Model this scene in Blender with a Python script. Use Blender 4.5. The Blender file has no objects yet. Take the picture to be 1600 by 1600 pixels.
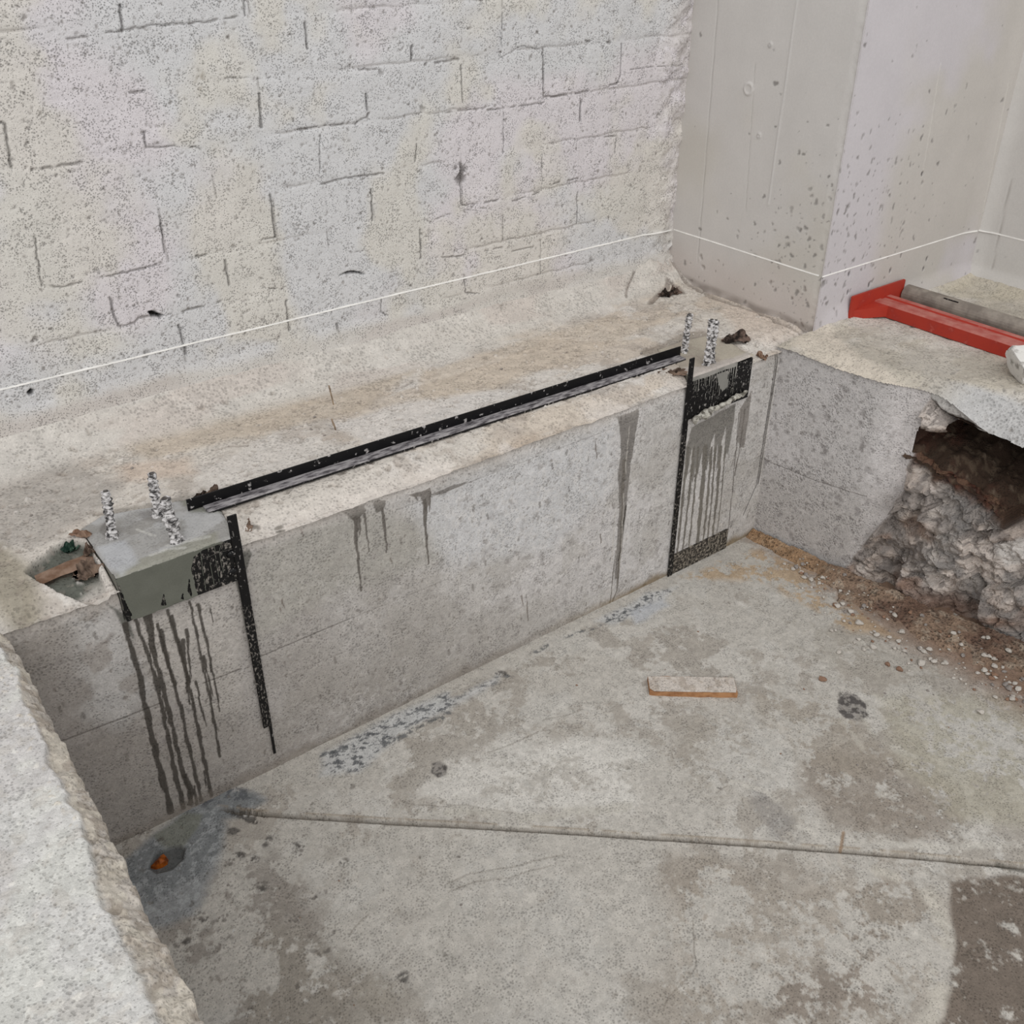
import bpy, bmesh, math, random
import numpy as np
from mathutils import Vector, Matrix, noise as mnoise

random.seed(7)
rng = np.random.RandomState(11)
SC = bpy.context.scene
COL = SC.collection

# ------------------------------------------------------------------ camera
FPX = 1566.4
R = np.array([[0.7954684, 0.31785797, -0.51594219],
              [-0.60599274, 0.41960013, -0.67580214],
              [0.00168031, 0.85023646, 0.52639826]])
EYE = np.array([0.0, 0.0, 2.55])
cd = bpy.data.cameras.new('camera')
cam = bpy.data.objects.new('camera', cd)
COL.objects.link(cam)
cd.sensor_width = 36.0
cd.lens = FPX / 1600.0 * 36.0
cd.clip_start = 0.05
cam.matrix_world = Matrix([[R[0, 0], R[0, 1], R[0, 2], EYE[0]],
                           [R[1, 0], R[1, 1], R[1, 2], EYE[1]],
                           [R[2, 0], R[2, 1], R[2, 2], EYE[2]],
                           [0, 0, 0, 1]])
SC.camera = cam

# ------------------------------------------------------------------ light
SC.view_settings.view_transform = 'Standard'
SC.view_settings.look = 'None'
SC.view_settings.gamma = 1.0
SC.view_settings.exposure = 0.0
SC.view_settings.use_curve_mapping = False
world = bpy.data.worlds.new('daylight')
SC.world = world
world.use_nodes = True
wn = world.node_tree
wn.nodes.clear()
wo = wn.nodes.new('ShaderNodeOutputWorld')
wb = wn.nodes.new('ShaderNodeBackground')
wb.inputs['Color'].default_value = (0.975, 0.985, 1.0, 1)
wb.inputs['Strength'].default_value = 0.78
wn.links.new(wb.outputs[0], wo.inputs[0])
sd = bpy.data.lights.new('soft_daylight', 'SUN')
sd.energy = 1.35
sd.angle = math.radians(60)
sd.color = (1.0, 0.985, 0.965)
sun = bpy.data.objects.new('soft_daylight', sd)
COL.objects.link(sun)
# light arrives from high up, from behind and to the left of the viewer
sun.rotation_euler = Vector((-0.40, -0.62, 0.68)).to_track_quat('Z', 'Y').to_euler()

# ------------------------------------------------------------------ helpers
LEDGE = 0.943          # height of the ledge / upper slabs over the pit floor
YP, YW = 2.443, 3.34   # pit wall plane, block wall plane
XC, XF = 3.50, 4.664   # left face of the column, far wall


def ray(p):
    d = np.array([p[0] - 800.0, -(p[1] - 800.0), -FPX])
    return R @ d


def at(p, axis, val):
    """where the sight line of a photo point meets the plane axis = val"""
    r = ray(p)
    t = (val - EYE[axis]) / r[axis]
    return EYE + t * r


def lin(c):
    c = np.asarray(c, float) / 255.0
    return np.where(c <= 0.04045, c / 12.92, ((c + 0.055) / 1.055) ** 2.4)


_T = rng.rand(256, 256).astype(np.float32)


def vn(u, v, seed=0):
    u = u + seed * 17.31; v = v + seed * 9.77
    i = np.floor(u).astype(np.int64); j = np.floor(v).astype(np.int64)
    fu = (u - i); fv = (v - j)
    fu = fu * fu * (3 - 2 * fu); fv = fv * fv * (3 - 2 * fv)
    a = _T[i & 255, j & 255]; b = _T[(i + 1) & 255, j & 255]
    c = _T[i & 255, (j + 1) & 255]; d = _T[(i + 1) & 255, (j + 1) & 255]
    return (a * (1 - fu) + b * fu) * (1 - fv) + (c * (1 - fu) + d * fu) * fv


def fbm(u, v, sc, oct=4, seed=0, gain=0.5):
    s = 0; a = 1.0; t = 0
    for k in range(oct):
        s = s + a * vn(u * sc * 2 ** k, v * sc * 2 ** k, seed + k * 3)
        t += a; a *= gain
    return s / t


def ss(a, b, x):
    t = np.clip((x - a) / (b - a), 0, 1)
    return t * t * (3 - 2 * t)


class Surf:
    """dense sheet over a plane: U, V grid coordinates, H relief along n, C colour, G gloss"""
    def __init__(s, o, u, v, n, u0, u1, v0, v1, step, base, axis=None):
        s.o = np.array(o, float); s.u = np.array(u, float); s.v = np.array(v, float); s.n = np.array(n, float)
        s.nu = int((u1 - u0) / step) + 1; s.nv = int((v1 - v0) / step) + 1
        s.U, s.V = np.meshgrid(np.linspace(u0, u1, s.nu), np.linspace(v0, v1, s.nv))
        s.H = np.zeros_like(s.U); s.DU = np.zeros_like(s.U)
        s.C = np.empty(s.U.shape + (3,)); s.C[:] = lin(base)
        s.G = np.zeros_like(s.U)
        s.WU, s.WV = s.U.copy(), s.V.copy()

    def warp(s, amp, sc, seed=50):
        s.WU = s.U + amp * (fbm(s.U, s.V, sc, 3, seed) - 0.5) * 2
        s.WV = s.V + amp * (fbm(s.U, s.V, sc, 3, seed + 20) - 0.5) * 2

    def px(s, p):
        r = ray(p)
        t = np.dot(s.o - EYE, s.n) / np.dot(r, s.n)
        q = EYE + t * r - s.o
        return (float(np.dot(q, s.u)), float(np.dot(q, s.v)))

    def P(s, pts):
        return [s.px(p) for p in pts]

    def _win(s, pts, m):
        a = np.array(pts)
        return ((s.U > a[:, 0].min() - m) & (s.U < a[:, 0].max() + m) &
                (s.V > a[:, 1].min() - m) & (s.V < a[:, 1].max() + m))

    def line(s, pts, w, feather=0.002, w1=None, warped=True):
        """mask of a polyline; w half width at start, w1 at end"""
        if w1 is None: w1 = w
        M = np.zeros_like(s.U)
        k = s._win(pts, max(w, w1) + feather + 0.03)
        X = (s.WU if warped else s.U)[k]; Y = (s.WV if warped else s.V)[k]
        if X.size == 0: return M
        best = np.zeros(X.shape)
        L = [0.0]
        for a, b in zip(pts[:-1], pts[1:]):
            L.append(L[-1] + math.hypot(b[0] - a[0], b[1] - a[1]))
        for i, (a, b) in enumerate(zip(pts[:-1], pts[1:])):
            dx, dy = b[0] - a[0], b[1] - a[1]
            l2 = dx * dx + dy * dy + 1e-12
            t = np.clip(((X - a[0]) * dx + (Y - a[1]) * dy) / l2, 0, 1)
            d = np.hypot(X - a[0] - t * dx, Y - a[1] - t * dy)
            q = (L[i] + t * (L[i + 1] - L[i])) / max(L[-1], 1e-9)
            ww = w + (w1 - w) * q
            best = np.maximum(best, 1 - ss(ww - feather / 2, ww + feather / 2, d))
        M[k] = best
        return M

    def poly(s, pts, feather=0.004, warped=True):
        M = np.zeros_like(s.U)
        k = s._win(pts, feather + 0.04)
        X = (s.WU if warped else s.U)[k]; Y = (s.WV if warped else s.V)[k]
        if X.size == 0: return M
        ins = np.zeros(X.shape, bool); dm = np.full(X.shape, 1e9)
        n = len(pts)
        for i in range(n):
            a, b = pts[i], pts[(i + 1) % n]
            dx, dy = b[0] - a[0], b[1] - a[1]
            t = np.clip(((X - a[0]) * dx + (Y - a[1]) * dy) / (dx * dx + dy * dy + 1e-12), 0, 1)
            dm = np.minimum(dm, np.hypot(X - a[0] - t * dx, Y - a[1] - t * dy))
            c = ((a[1] > Y) != (b[1] > Y)) & (X < (dx) * (Y - a[1]) / (dy if abs(dy) > 1e-12 else 1e-12) + a[0])
            ins ^= c
        sd_ = np.where(ins, dm, -dm)
        M[k] = ss(-feather, feather, sd_)
        return M

    def spots(s, n, r0, r1, where, depth=0.0, col=None, amt=0.7, ratio=1.0, seed=0):
        """small roundish marks or pits scattered with density `where` (callable u,v -> 0..1)"""
        rs = np.random.RandomState(seed)
        u0, u1, v0, v1 = s.U[0, 0], s.U[0, -1], s.V[0, 0], s.V[-1, 0]
        du = (u1 - u0) / (s.nu - 1); dv = (v1 - v0) / (s.nv - 1)
        c = lin(col) if col is not None else None
        for _ in range(n):
            u = u0 + rs.rand() * (u1 - u0); v = v0 + rs.rand() * (v1 - v0)
            pr = where(u, v) if callable(where) else where
            q = rs.rand(4)
            if q[0] > pr: continue
            r = r0 + (r1 - r0) * q[1] ** 2.5
            i0 = max(int((u - 2 * r - u0) / du), 0); i1 = min(int((u + 2 * r - u0) / du) + 2, s.nu)
            j0 = max(int((v - 2 * r - v0) / dv), 0); j1 = min(int((v + 2 * r - v0) / dv) + 2, s.nv)
            if i1 <= i0 or j1 <= j0: continue
            X = s.U[j0:j1, i0:i1] - u; Y = s.V[j0:j1, i0:i1] - v
            an = np.arctan2(Y, X)
            rr = r * (1 + 0.3 * np.sin(an * 2 + q[2] * 6) + 0.18 * np.sin(an * 3 + q[3] * 6))
            m = 1 - ss(0.55, 1.15, np.hypot(X, Y * ratio) / rr)
            if depth: s.H[j0:j1, i0:i1] -= depth * m * min(1, r / 0.008)
            if c is not None:
                k = (m * amt * (0.5 + 0.5 * q[3]))[..., None]
                s.C[j0:j1, i0:i1] = s.C[j0:j1, i0:i1] * (1 - k) + c * k

    def mix(s, M, col, a=1.0):
        k = np.clip(M * a, 0, 1)[..., None]
        s.C = s.C * (1 - k) + (lin(col) if not isinstance(col, np.ndarray) else col) * k

    def mul(s, M):
        s.C = s.C * M[..., None]

    def build(s, name, mat, keep=None, smooth=True):
        P = (s.o[None, None] + s.U[..., None] * s.u + s.V[..., None] * s.v + s.H[..., None] * s.n
             + s.DU[..., None] * s.u)
        nv, nu = s.U.shape
        idx = np.arange(nv * nu).reshape(nv, nu)
        F = np.stack([idx[:-1, :-1], idx[:-1, 1:], idx[1:, 1:], idx[1:, :-1]], -1).reshape(-1, 4)
        if np.dot(np.cross(s.u, s.v), s.n) < 0: F = F[:, ::-1]
        if keep is not None:
            kf = (keep[:-1, :-1] & keep[:-1, 1:] & keep[1:, 1:] & keep[1:, :-1]).reshape(-1)
            F = F[kf]
        used = np.unique(F)
        rm = np.full(nv * nu, -1); rm[used] = np.arange(used.size)
        V = P.reshape(-1, 3)[used]; F = rm[F]
        me = bpy.data.meshes.new(name)
        me.vertices.add(len(V)); me.vertices.foreach_set('co', V.astype(np.float32).ravel())
        me.loops.add(F.size); me.loops.foreach_set('vertex_index', F.astype(np.int32).ravel())
        me.polygons.add(len(F))
        me.polygons.foreach_set('loop_start', np.arange(0, F.size, 4, dtype=np.int32))
        me.polygons.foreach_set('loop_total', np.full(len(F), 4, dtype=np.int32))
        me.polygons.foreach_set('use_smooth', np.full(len(F), smooth))
        me.update(calc_edges=True)
        at_ = me.attributes.new('stain', 'FLOAT_COLOR', 'POINT')
        D = np.concatenate([np.clip(s.C, 0, 1), s.G[..., None]], -1).reshape(-1, 4)[used]
        at_.data.foreach_set('color', D.astype(np.float32).ravel())
        me.materials.append(mat)
        ob = bpy.data.objects.new(name, me)
        COL.objects.link(ob)
        return ob


# ---- materials
def mat_new(name):
    m = bpy.data.materials.new(name); m.use_nodes = True
    t = m.node_tree; t.nodes.clear()
    o = t.nodes.new('ShaderNodeOutputMaterial'); b = t.nodes.new('ShaderNodeBsdfPrincipled')
    t.links.new(b.outputs[0], o.inputs[0])
    return m, t, b


def N(t, kind, **kw):
    n = t.nodes.new(kind)
    for k, v in kw.items():
        if k in n.inputs: n.inputs[k].default_value = v
        else: setattr(n, k, v)
    return n


def surf_mat(name, grain=220, grain_amt=0.22, bump=0.35, pore=None, pore_amt=0.0, lump=18, lump_amt=0.12,
             agg=None, agg_amt=0.0, mott=None, aggb=0.8, rough=0.92, tint=0.0, bdist=0.004):
    """painted attribute colour broken up by procedural grain, pores and aggregate"""
    m, t, b = mat_new(name)
    L = t.links.new
    tc = N(t, 'ShaderNodeTexCoord')
    at_ = N(t, 'ShaderNodeAttribute', attribute_name='stain')
    g = N(t, 'ShaderNodeTexNoise', Scale=grain, Detail=3.0, Roughness=0.65)
    l = N(t, 'ShaderNodeTexNoise', Scale=lump, Detail=5.0, Roughness=0.62)
    L(tc.outputs['Object'], g.inputs['Vector']); L(tc.outputs['Object'], l.inputs['Vector'])
    def rng_(src, a0, a1, b0, b1):
        r = N(t, 'ShaderNodeMapRange'); L(src, r.inputs[0])
        for i, v in enumerate((a0, a1, b0, b1)): r.inputs[i + 1].default_value = v
        return r.outputs[0]
    def mul(a, b_):
        q = N(t, 'ShaderNodeMath', operation='MULTIPLY'); L(a, q.inputs[0]); L(b_, q.inputs[1]); return q.outputs[0]
    f = mul(rng_(g.outputs[0], 0.3, 0.7, 1 - grain_amt, 1 + grain_amt), rng_(l.outputs[0], 0.3, 0.7, 1 - lump_amt, 1 + lump_amt))
    hgt = g.outputs[0]
    if pore:
        v = N(t, 'ShaderNodeTexVoronoi', Scale=pore); L(tc.outputs['Object'], v.inputs['Vector'])
        pn = N(t, 'ShaderNodeTexNoise', Scale=pore * 0.12, Detail=2.0); L(tc.outputs['Object'], pn.inputs['Vector'])
        thr = rng_(pn.outputs[0], 0.35, 0.65, 0.16, 0.48)
        dv = N(t, 'ShaderNodeMath', operation='DIVIDE'); L(v.outputs['Distance'], dv.inputs[0]); L(thr, dv.inputs[1])
        pm = rng_(dv.outputs[0], 0.55, 1.1, 1.0, 0.0)
        pc = rng_(pm, 0, 1, 1.0, 1 - pore_amt)
        f = mul(f, pc)
        sb = N(t, 'ShaderNodeMath', operation='SUBTRACT'); L(hgt, sb.inputs[0]); L(pm, sb.inputs[1]); hgt = sb.outputs[0]
    if mott:
        mn = N(t, 'ShaderNodeTexNoise', Scale=mott[0], Detail=5.0, Roughness=0.7); L(tc.outputs['Object'], mn.inputs['Vector'])
        f = mul(f, rng_(mn.outputs[0], 0.44, 0.56, 1 - mott[1], 1 + mott[1] * .7))
    if agg:
        v2 = N(t, 'ShaderNodeTexVoronoi', Scale=agg); L(tc.outputs['Object'], v2.inputs['Vector'])
        bw = N(t, 'ShaderNodeRGBToBW'); L(v2.outputs['Color'], bw.inputs[0])
        f = mul(f, rng_(bw.outputs[0], 0.2, 0.8, 1 - agg_amt, 1 + agg_amt))
        ve = N(t, 'ShaderNodeTexVoronoi', Scale=agg, feature='DISTANCE_TO_EDGE'); L(tc.outputs['Object'], ve.inputs['Vector'])
        f = mul(f, rng_(ve.outputs['Distance'], 0.0, 0.06, 1 - agg_amt * 0.9, 1.0))
        ad = N(t, 'ShaderNodeMath', operation='ADD'); L(hgt, ad.inputs[0]); L(rng_(ve.outputs['Distance'], 0, 0.2, 0, aggb), ad.inputs[1]); hgt = ad.outputs[0]
    mx = N(t, 'ShaderNodeVectorMath', operation='MULTIPLY'); cb = N(t, 'ShaderNodeCombineXYZ')
    for i in range(3): L(f, cb.inputs[i])
    L(at_.outputs['Color'], mx.inputs[0]); L(cb.outputs[0], mx.inputs[1])
    L(mx.outputs[0], b.inputs['Base Color'])
    L(rng_(at_.outputs['Alpha'], 0, 1, rough, 0.34), b.inputs['Roughness'])
    b.inputs['Specular IOR Level'].default_value = 0.3
    bp = N(t, 'ShaderNodeBump', Strength=bump, Distance=bdist); L(hgt, bp.inputs['Height'])
    L(bp.outputs[0], b.inputs['Normal'])
    return m


def two_tone(name, c1, c2, scale, lo, hi, rough=0.5, bump=0.3, stretch=(1, 1, 1), metal=0.0, c3=None, dist=0.003, detail=4):
    """two colours split by noise (paint, splashes, dust)"""
    m, t, b = mat_new(name); L = t.links.new
    tc = N(t, 'ShaderNodeTexCoord'); mp = N(t, 'ShaderNodeMapping'); mp.inputs['Scale'].default_value = stretch
    L(tc.outputs['Object'], mp.inputs[0])
    n = N(t, 'ShaderNodeTexNoise', Scale=scale, Detail=detail, Roughness=0.6); L(mp.outputs[0], n.inputs['Vector'])
    r = N(t, 'ShaderNodeValToRGB'); L(n.outputs[0], r.inputs[0])
    r.color_ramp.elements[0].position = lo; r.color_ramp.elements[0].color = (*lin(c1), 1)
    r.color_ramp.elements[1].position = hi; r.color_ramp.elements[1].color = (*lin(c2), 1)
    if c3:
        e = r.color_ramp.elements.new((lo + hi) / 2); e.color = (*lin(c3), 1)
    L(r.outputs[0], b.inputs['Base Color'])
    b.inputs['Roughness'].default_value = rough; b.inputs['Metallic'].default_value = metal
    b.inputs['Specular IOR Level'].default_value = 0.25
    bp = N(t, 'ShaderNodeBump', Strength=bump, Distance=dist); L(n.outputs[0], bp.inputs['Height']); L(bp.outputs[0], b.inputs['Normal'])
    return m


# ---- object bookkeeping
def tag(o, label=None, cat=None, group=None, kind=None):
    if label: o['label'] = label
    if cat: o['category'] = cat
    if group: o['group'] = group
    if kind: o['kind'] = kind
    return o


def empty(name, loc, label, cat, group=None):
    o = bpy.data.objects.new(name, None); COL.objects.link(o)
    o.location = loc; o.empty_display_size = 0.05
    bpy.context.view_layer.update()
    return tag(o, label, cat, group)


def link(name, bm, mat, parent=None, smooth=False, local=False):
    me = bpy.data.meshes.new(name)
    bmesh.ops.recalc_face_normals(bm, faces=bm.faces)
    bm.to_mesh(me); bm.free()
    if smooth: me.polygons.foreach_set('use_smooth', [True] * len(me.polygons))
    me.materials.append(mat)
    o = bpy.data.objects.new(name, me); COL.objects.link(o)
    if parent is not None:
        o.parent = parent
        if not local: o.matrix_parent_inverse = Matrix.Translation(parent.location).inverted()
    return o


def nz(p, sc, seed=0.0):
    return mnoise.noise(Vector(p) * sc + Vector((seed * 3.1, seed * 1.7, seed * 5.3)))


def sweep(bm, prof, a, b, up, side, seg=1, jit=0.0, seed=0):
    """extrude a closed profile (list of (s,u)) from a to b with optional roughness, capped"""
    a, b, up, side = Vector(a), Vector(b), Vector(up), Vector(side)
    rings = []
    for i in range(seg + 1):
        c = a.lerp(b, i / seg)
        ring = []
        for (s_, u_) in prof:
            p = c + side * s_ + up * u_
            if jit: p += Vector((nz(p, 60, seed), nz(p, 60, seed + 1), nz(p, 60, seed + 2))) * jit
            ring.append(bm.verts.new(p))
        rings.append(ring)
    n = len(prof)
    for i in range(seg):
        for k in range(n):
            bm.faces.new((rings[i][k], rings[i][(k + 1) % n], rings[i + 1][(k + 1) % n], rings[i + 1][k]))
    bm.faces.new(rings[0]); bm.faces.new(list(reversed(rings[-1])))


def rect(w0, w1, h0, h1, c=0.0015):
    return [(w0 + c, h0), (w1 - c, h0), (w1, h0 + c), (w1, h1 - c), (w1 - c, h1), (w0 + c, h1), (w0, h1 - c), (w0, h0 + c)]


def rock(name, size, seed, mat, sub=2, rough=0.35, flat=0.7):
    bm = bmesh.new(); bmesh.ops.create_icosphere(bm, subdivisions=sub, radius=1.0)
    for v in bm.verts:
        d = v.co.normalized()
        k = 1 + rough * nz(d, 1.3, seed) * 1.6 + rough * 0.5 * nz(d, 3.5, seed + 4)
        # a few cut planes give broken stone faces
        p = d * k
        for q in range(5):
            nn = Vector((math.sin(seed * 3 + q * 2.1), math.cos(seed * 1.7 + q * 1.3), math.sin(q * 2.7 + seed))).normalized()
            e = p.dot(nn) - 0.72
            if e > 0: p -= nn * e * 0.85
        v.co = Vector((p.x * size, p.y * size * 0.85, p.z * size * flat))
    zmin = min(v.co.z for v in bm.verts)
    for v in bm.verts: v.co.z -= zmin
    return link(name, bm, mat)

# ================================================================== materials of the setting
M_BLOCK = surf_mat('painted_block', grain=230, grain_amt=0.10, bump=0.55, pore=150, pore_amt=0.42, lump=9, lump_amt=0.045, bdist=0.004)
M_SMOOTH = surf_mat('painted_concrete', grain=120, grain_amt=0.035, bump=0.18, lump=6, lump_amt=0.035, bdist=0.003)
M_LEDGE = surf_mat('dusty_ledge', grain=150, grain_amt=0.13, bump=0.5, pore=90, pore_amt=0.25, lump=14, lump_amt=0.09, mott=(48, .06), bdist=0.005)
M_PITWALL = surf_mat('mottled_concrete', grain=170, grain_amt=0.15, bump=0.45, pore=110, pore_amt=0.28, lump=26, lump_amt=0.10, mott=(70, .06), bdist=0.003)
M_FLOOR = surf_mat('pit_floor', grain=180, grain_amt=0.14, bump=0.4, pore=120, pore_amt=0.3, lump=16, lump_amt=0.08, mott=(42, .085), bdist=0.003)
M_TERR = surf_mat('broken_terrazzo', grain=260, grain_amt=0.10, bump=0.5, lump=22, lump_amt=0.05, agg=70, agg_amt=0.085, aggb=.25, mott=(60, .05), pore=120, pore_amt=.25, bdist=0.004)
M_ROCK = surf_mat('broken_rock', grain=160, grain_amt=0.16, bump=0.55, pore=110, pore_amt=0.28, lump=34, lump_amt=0.12, bdist=0.005)


def struct(o):
    return tag(o, kind='structure')


# ------------------------------------------------------------------ block wall
w = Surf((0, YW, 0), (1, 0, 0), (0, 0, 1), (0, -1, 0), -0.3, 3.54, 0.93, 2.7, 0.0040, (206, 205, 205))
w.warp(0.012, 9)
big = fbm(w.U, w.V, 1.6, 4, 3); big2 = fbm(w.U, w.V, 3.1, 4, 9)
w.mix(ss(0.48, 0.62, big), (213, 206, 208), 0.8)
w.mix(ss(0.50, 0.66, big2), (209, 204, 194), 0.75)
w.H += 0.006 * (fbm(w.U, w.V, 14, 4, 21) - 0.5) + 0.008 * (fbm(w.U, w.V, 3, 2, 5) - 0.5)
BH, BL = 0.182, 0.403
course = np.floor((w.V - 1.12) / BH).astype(int)
off = np.where(course % 2 == 0, 1.09, 1.29)
off = np.where(course == 3, 1.29, off)
jx = (w.U - off) / BL
fx = (jx - np.round(jx)) * BL
jz = (w.V - 1.12) / BH
fz = (jz - np.round(jz)) * BH
vis = fbm(w.U, w.V, 3.3, 3, 31)
wob = 0.006 * (fbm(w.U, w.V, 22, 3, 33) - 0.5) * 2 + 0.007 * (fbm(w.U, w.V, 5, 2, 35) - 0.5)
bed = (1 - ss(0.0015, 0.0055, np.abs(fz + wob))) * ss(0.56, 0.66, vis) * (w.V > 1.1)
bedsoft = (1 - ss(0.004, 0.022, np.abs(fz + wob))) * (w.V > 1.1)
head = (1 - ss(0.001, 0.0045, np.abs(fx + wob * 0.4))) * ss(0.58, 0.66, fbm(w.U, w.V, 4.1, 3, 41)) * (w.V > 1.1)
w.H -= 0.0010 * bedsoft * (0.2 + vis) + 0.003 * bed + 0.004 * head
# each block sits a little proud or shy of its neighbours
bid = np.floor(jx + 0.5) * 7.3 + course * 13.1
w.H += 0.0025 * (vn(bid * 1.37, bid * 0.71, 4) - 0.5) * ss(0, 0.02, np.abs(fz)) * ss(0, 0.02, np.abs(fx))
w.mix(bed * 0.5, (128, 120, 113), 0.7)
w.mix(head * 0.6, (105, 98, 92), 0.75)
DARK = (52, 47, 44)
w.warp(.0045, 55)
for pts, hw in [
    ([(188, 8), (190, 30), (191, 48)], .0045), ([(382, 0), (383, 24)], .003), ([(477, 35), (480, 75)], .005),
    ([(643, 72), (642, 93)], .006), ([(720, 102), (723, 160)], .003), ([(785, 20), (784, 74)], .002), ([(404, 147), (409, 198)], .0055),
    ([(571, 147), (574, 172)], .004), ([(1, 191), (7, 194), (12, 226), (18, 262)], .0045), ([(226, 205), (228, 230)], .003),
    ([(500, 210), (500, 268)], .0018), ([(651, 225), (649, 252)], .003), ([(787, 176), (786, 240)], .0018), ([(423, 304), (430, 371)], .0045),
    ([(580, 296), (583, 344)], .0038), ([(720, 288), (721, 320)], .0025), ([(54, 368), (60, 410), (66, 447)], .003), ([(250, 338), (257, 395)], .0028),
    ([(352, 408), (358, 445)], .004), ([(657, 358), (658, 404)], .0035), ([(172, 465), (178, 490), (186, 508)], .005), ([(280, 508), (291, 553)], .0048),
    ([(447, 470), (452, 516)], .004), ([(596, 466), (597, 488), (606, 492)], .0022), ([(725, 436), (728, 457), (750, 458)], .0025), ([(849, 80), (850, 120), (849, 150)], .004),
    ([(972, 68), (970, 118), (966, 130)], .003), ([(908, 156), (906, 190)], .004), ([(963, 216), (961, 240)], .0028), ([(848, 240), (847, 290)], .0015),
    ([(903, 300), (902, 348)], .003), ([(845, 375), (845, 427)], .002), ([(526, 506), (533, 535)], .006)]:
    m_ = w.line(w.P(pts), hw * .85, 0.003)
    w.H -= 0.006 * m_; w.mix(m_, DARK, 0.62)
for pts, hw in [
    ([(105, 61), (125, 57), (160, 52), (190, 48), (230, 41), (275, 38), (330, 33), (383, 24)], .0032),
    ([(192, 145), (226, 142)], .004), ([(322, 125), (370, 121), (448, 123)], .0016), ([(560, 108), (588, 107)], .003),
    ([(664, 101), (690, 96), (720, 91)], .0055), ([(465, 203), (505, 196), (555, 193), (572, 183), (577, 176)], .0025),
    ([(695, 176), (760, 168)], .003), ([(50, 266), (90, 260), (128, 254)], .0045), ([(228, 230), (270, 229), (310, 231), (325, 240)], .003),
    ([(500, 288), (540, 278), (600, 271)], .004), ([(390, 378), (431, 371)], .0025), ([(66, 447), (100, 448), (150, 435), (205, 424), (258, 410), (310, 400), (348, 391)], .0035),
    ([(186, 511), (210, 505), (216, 496), (250, 493), (290, 485), (357, 469)], .0042), ([(420, 450), (447, 452)], .003), ([(660, 405), (720, 400), (785, 386)], .003),
    ([(723, 321), (750, 318), (778, 312)], .0035), ([(680, 343), (720, 328), (760, 325)], .002), ([(800, 393), (850, 380)], .0025), ([(850, 152), (905, 146), (966, 130)], .005), ([(915, 64), (955, 67)], .005),
    ([(760, 172), (850, 160)], .003), ([(850, 290), (905, 278)], .003), ([(985, 108), (1060, 100)], .002), ([(965, 213), (945, 214)], .003),
    ([(50, 450), (60, 448)], .0035), ([(780, 92), (815, 72), (850, 78)], .0015), ([(800, 315), (845, 300)], .003), ([(550, 395), (590, 388)], .0015)]:
    m_ = w.line(w.P(pts), hw * .9, 0.003)
    m_ = m_ * ss(.36, .50, fbm(w.U, w.V, 26, 3, 57)); w.H -= 0.0045 * m_; w.mix(m_, (80, 72, 66), 0.6)
# broken mortar holes
m_ = w.poly(w.P([(232, 489), (240, 487), (256, 494), (250, 497), (238, 494)]), .003); w.H -= .03 * m_; w.mix(m_, (30, 27, 25))
m_ = w.poly(w.P([(532, 430), (545, 424), (556, 424), (570, 428), (552, 427)]), .003); w.H -= .03 * m_; w.mix(m_, (34, 30, 28))
m_ = w.poly(w.P([(43, 614), (48, 608), (54, 610), (53, 616), (46, 618)]), .003); w.H -= .03 * m_; w.mix(m_, (20, 20, 20))
m_ = w.poly(w.P([(710, 262), (720, 256), (729, 263), (727, 282), (719, 290), (712, 280)]), .014) * (fbm(w.U, w.V, 60, 3, 61) > .45)
w.H -= .008 * m_; w.mix(m_, (78, 72, 68), .75)
m_ = w.poly(w.P([(303, 120), (318, 112), (322, 138), (308, 142)]), .012) * ss(.4, .6, fbm(w.U, w.V, 50, 3, 63)); w.mix(m_, (150, 142, 128), .7)
w.spots(34, .006, .016, lambda u, v: 1.0 if v < 1.9 else .4, .008, (110, 103, 98), .5, seed=5)
# pitted grain
w.spots(9000, .0022, .0062, 1.0, .004, (132, 126, 121), .75, seed=6)
# heavier pitting low on the wall, either side of the level line
w.spots(16000, .002, .0048, lambda u, v: max(0, 1 - abs(v - 1.20) / .1) * (.25 + 1.2 * float(u < 2.4)) * (0.3 + mnoise.noise(Vector((u * 3, v * 4, 0))) + .5), .003, (112, 107, 104), .75, seed=8)
w.spots(9000, .002, .0045, lambda u, v: float(u < 1.15) * .9, .003, (125, 120, 117), .75, seed=18)
# smooth mortar skim at the foot of the wall
foot = 1 - ss(1.06, 1.12, w.V + 0.05 * (fbm(w.U, w.V, 4, 3, 71) - .5))
w.H = w.H * (1 - foot) + foot * (0.012 * fbm(w.U, w.V, 5, 2, 72))
w.mix(foot, (196, 191, 184), .85)
w.mix(foot * ss(.45, .6, fbm(w.U, w.V * 4, 2.5, 3, 75)), (186, 178, 172), .6)
w.H += .05 * (1 - ss(.94, 1.10, w.V)) ** 1.5
# ragged mortar in the corner beside the column
cor = ss(3.30, 3.44, w.U + .08 * (fbm(w.U, w.V, 7, 3, 81) - .5))
w.H += cor * (.012 + .045 * (fbm(w.U, w.V, 16, 4, 82) - .35))
w.mix(cor * ss(.4, .6, fbm(w.U, w.V, 25, 3, 83)), (190, 184, 178), .5)
m_ = w.poly(w.P([(1040, 452 - 60), (1052, 375), (1068, 378), (1072, 395), (1060, 400), (1045, 396)]), .004); w.H -= .015 * m_
def relief(s_, z=1.184):
    j = int(np.argmin(abs(s_.V[:, 0] - z)))
    return s_.U[0].copy(), s_.H[j - 1:j + 2].max(0)
REL_B = relief(w)
struct(w.build('wall_back', M_BLOCK))
del w

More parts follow.
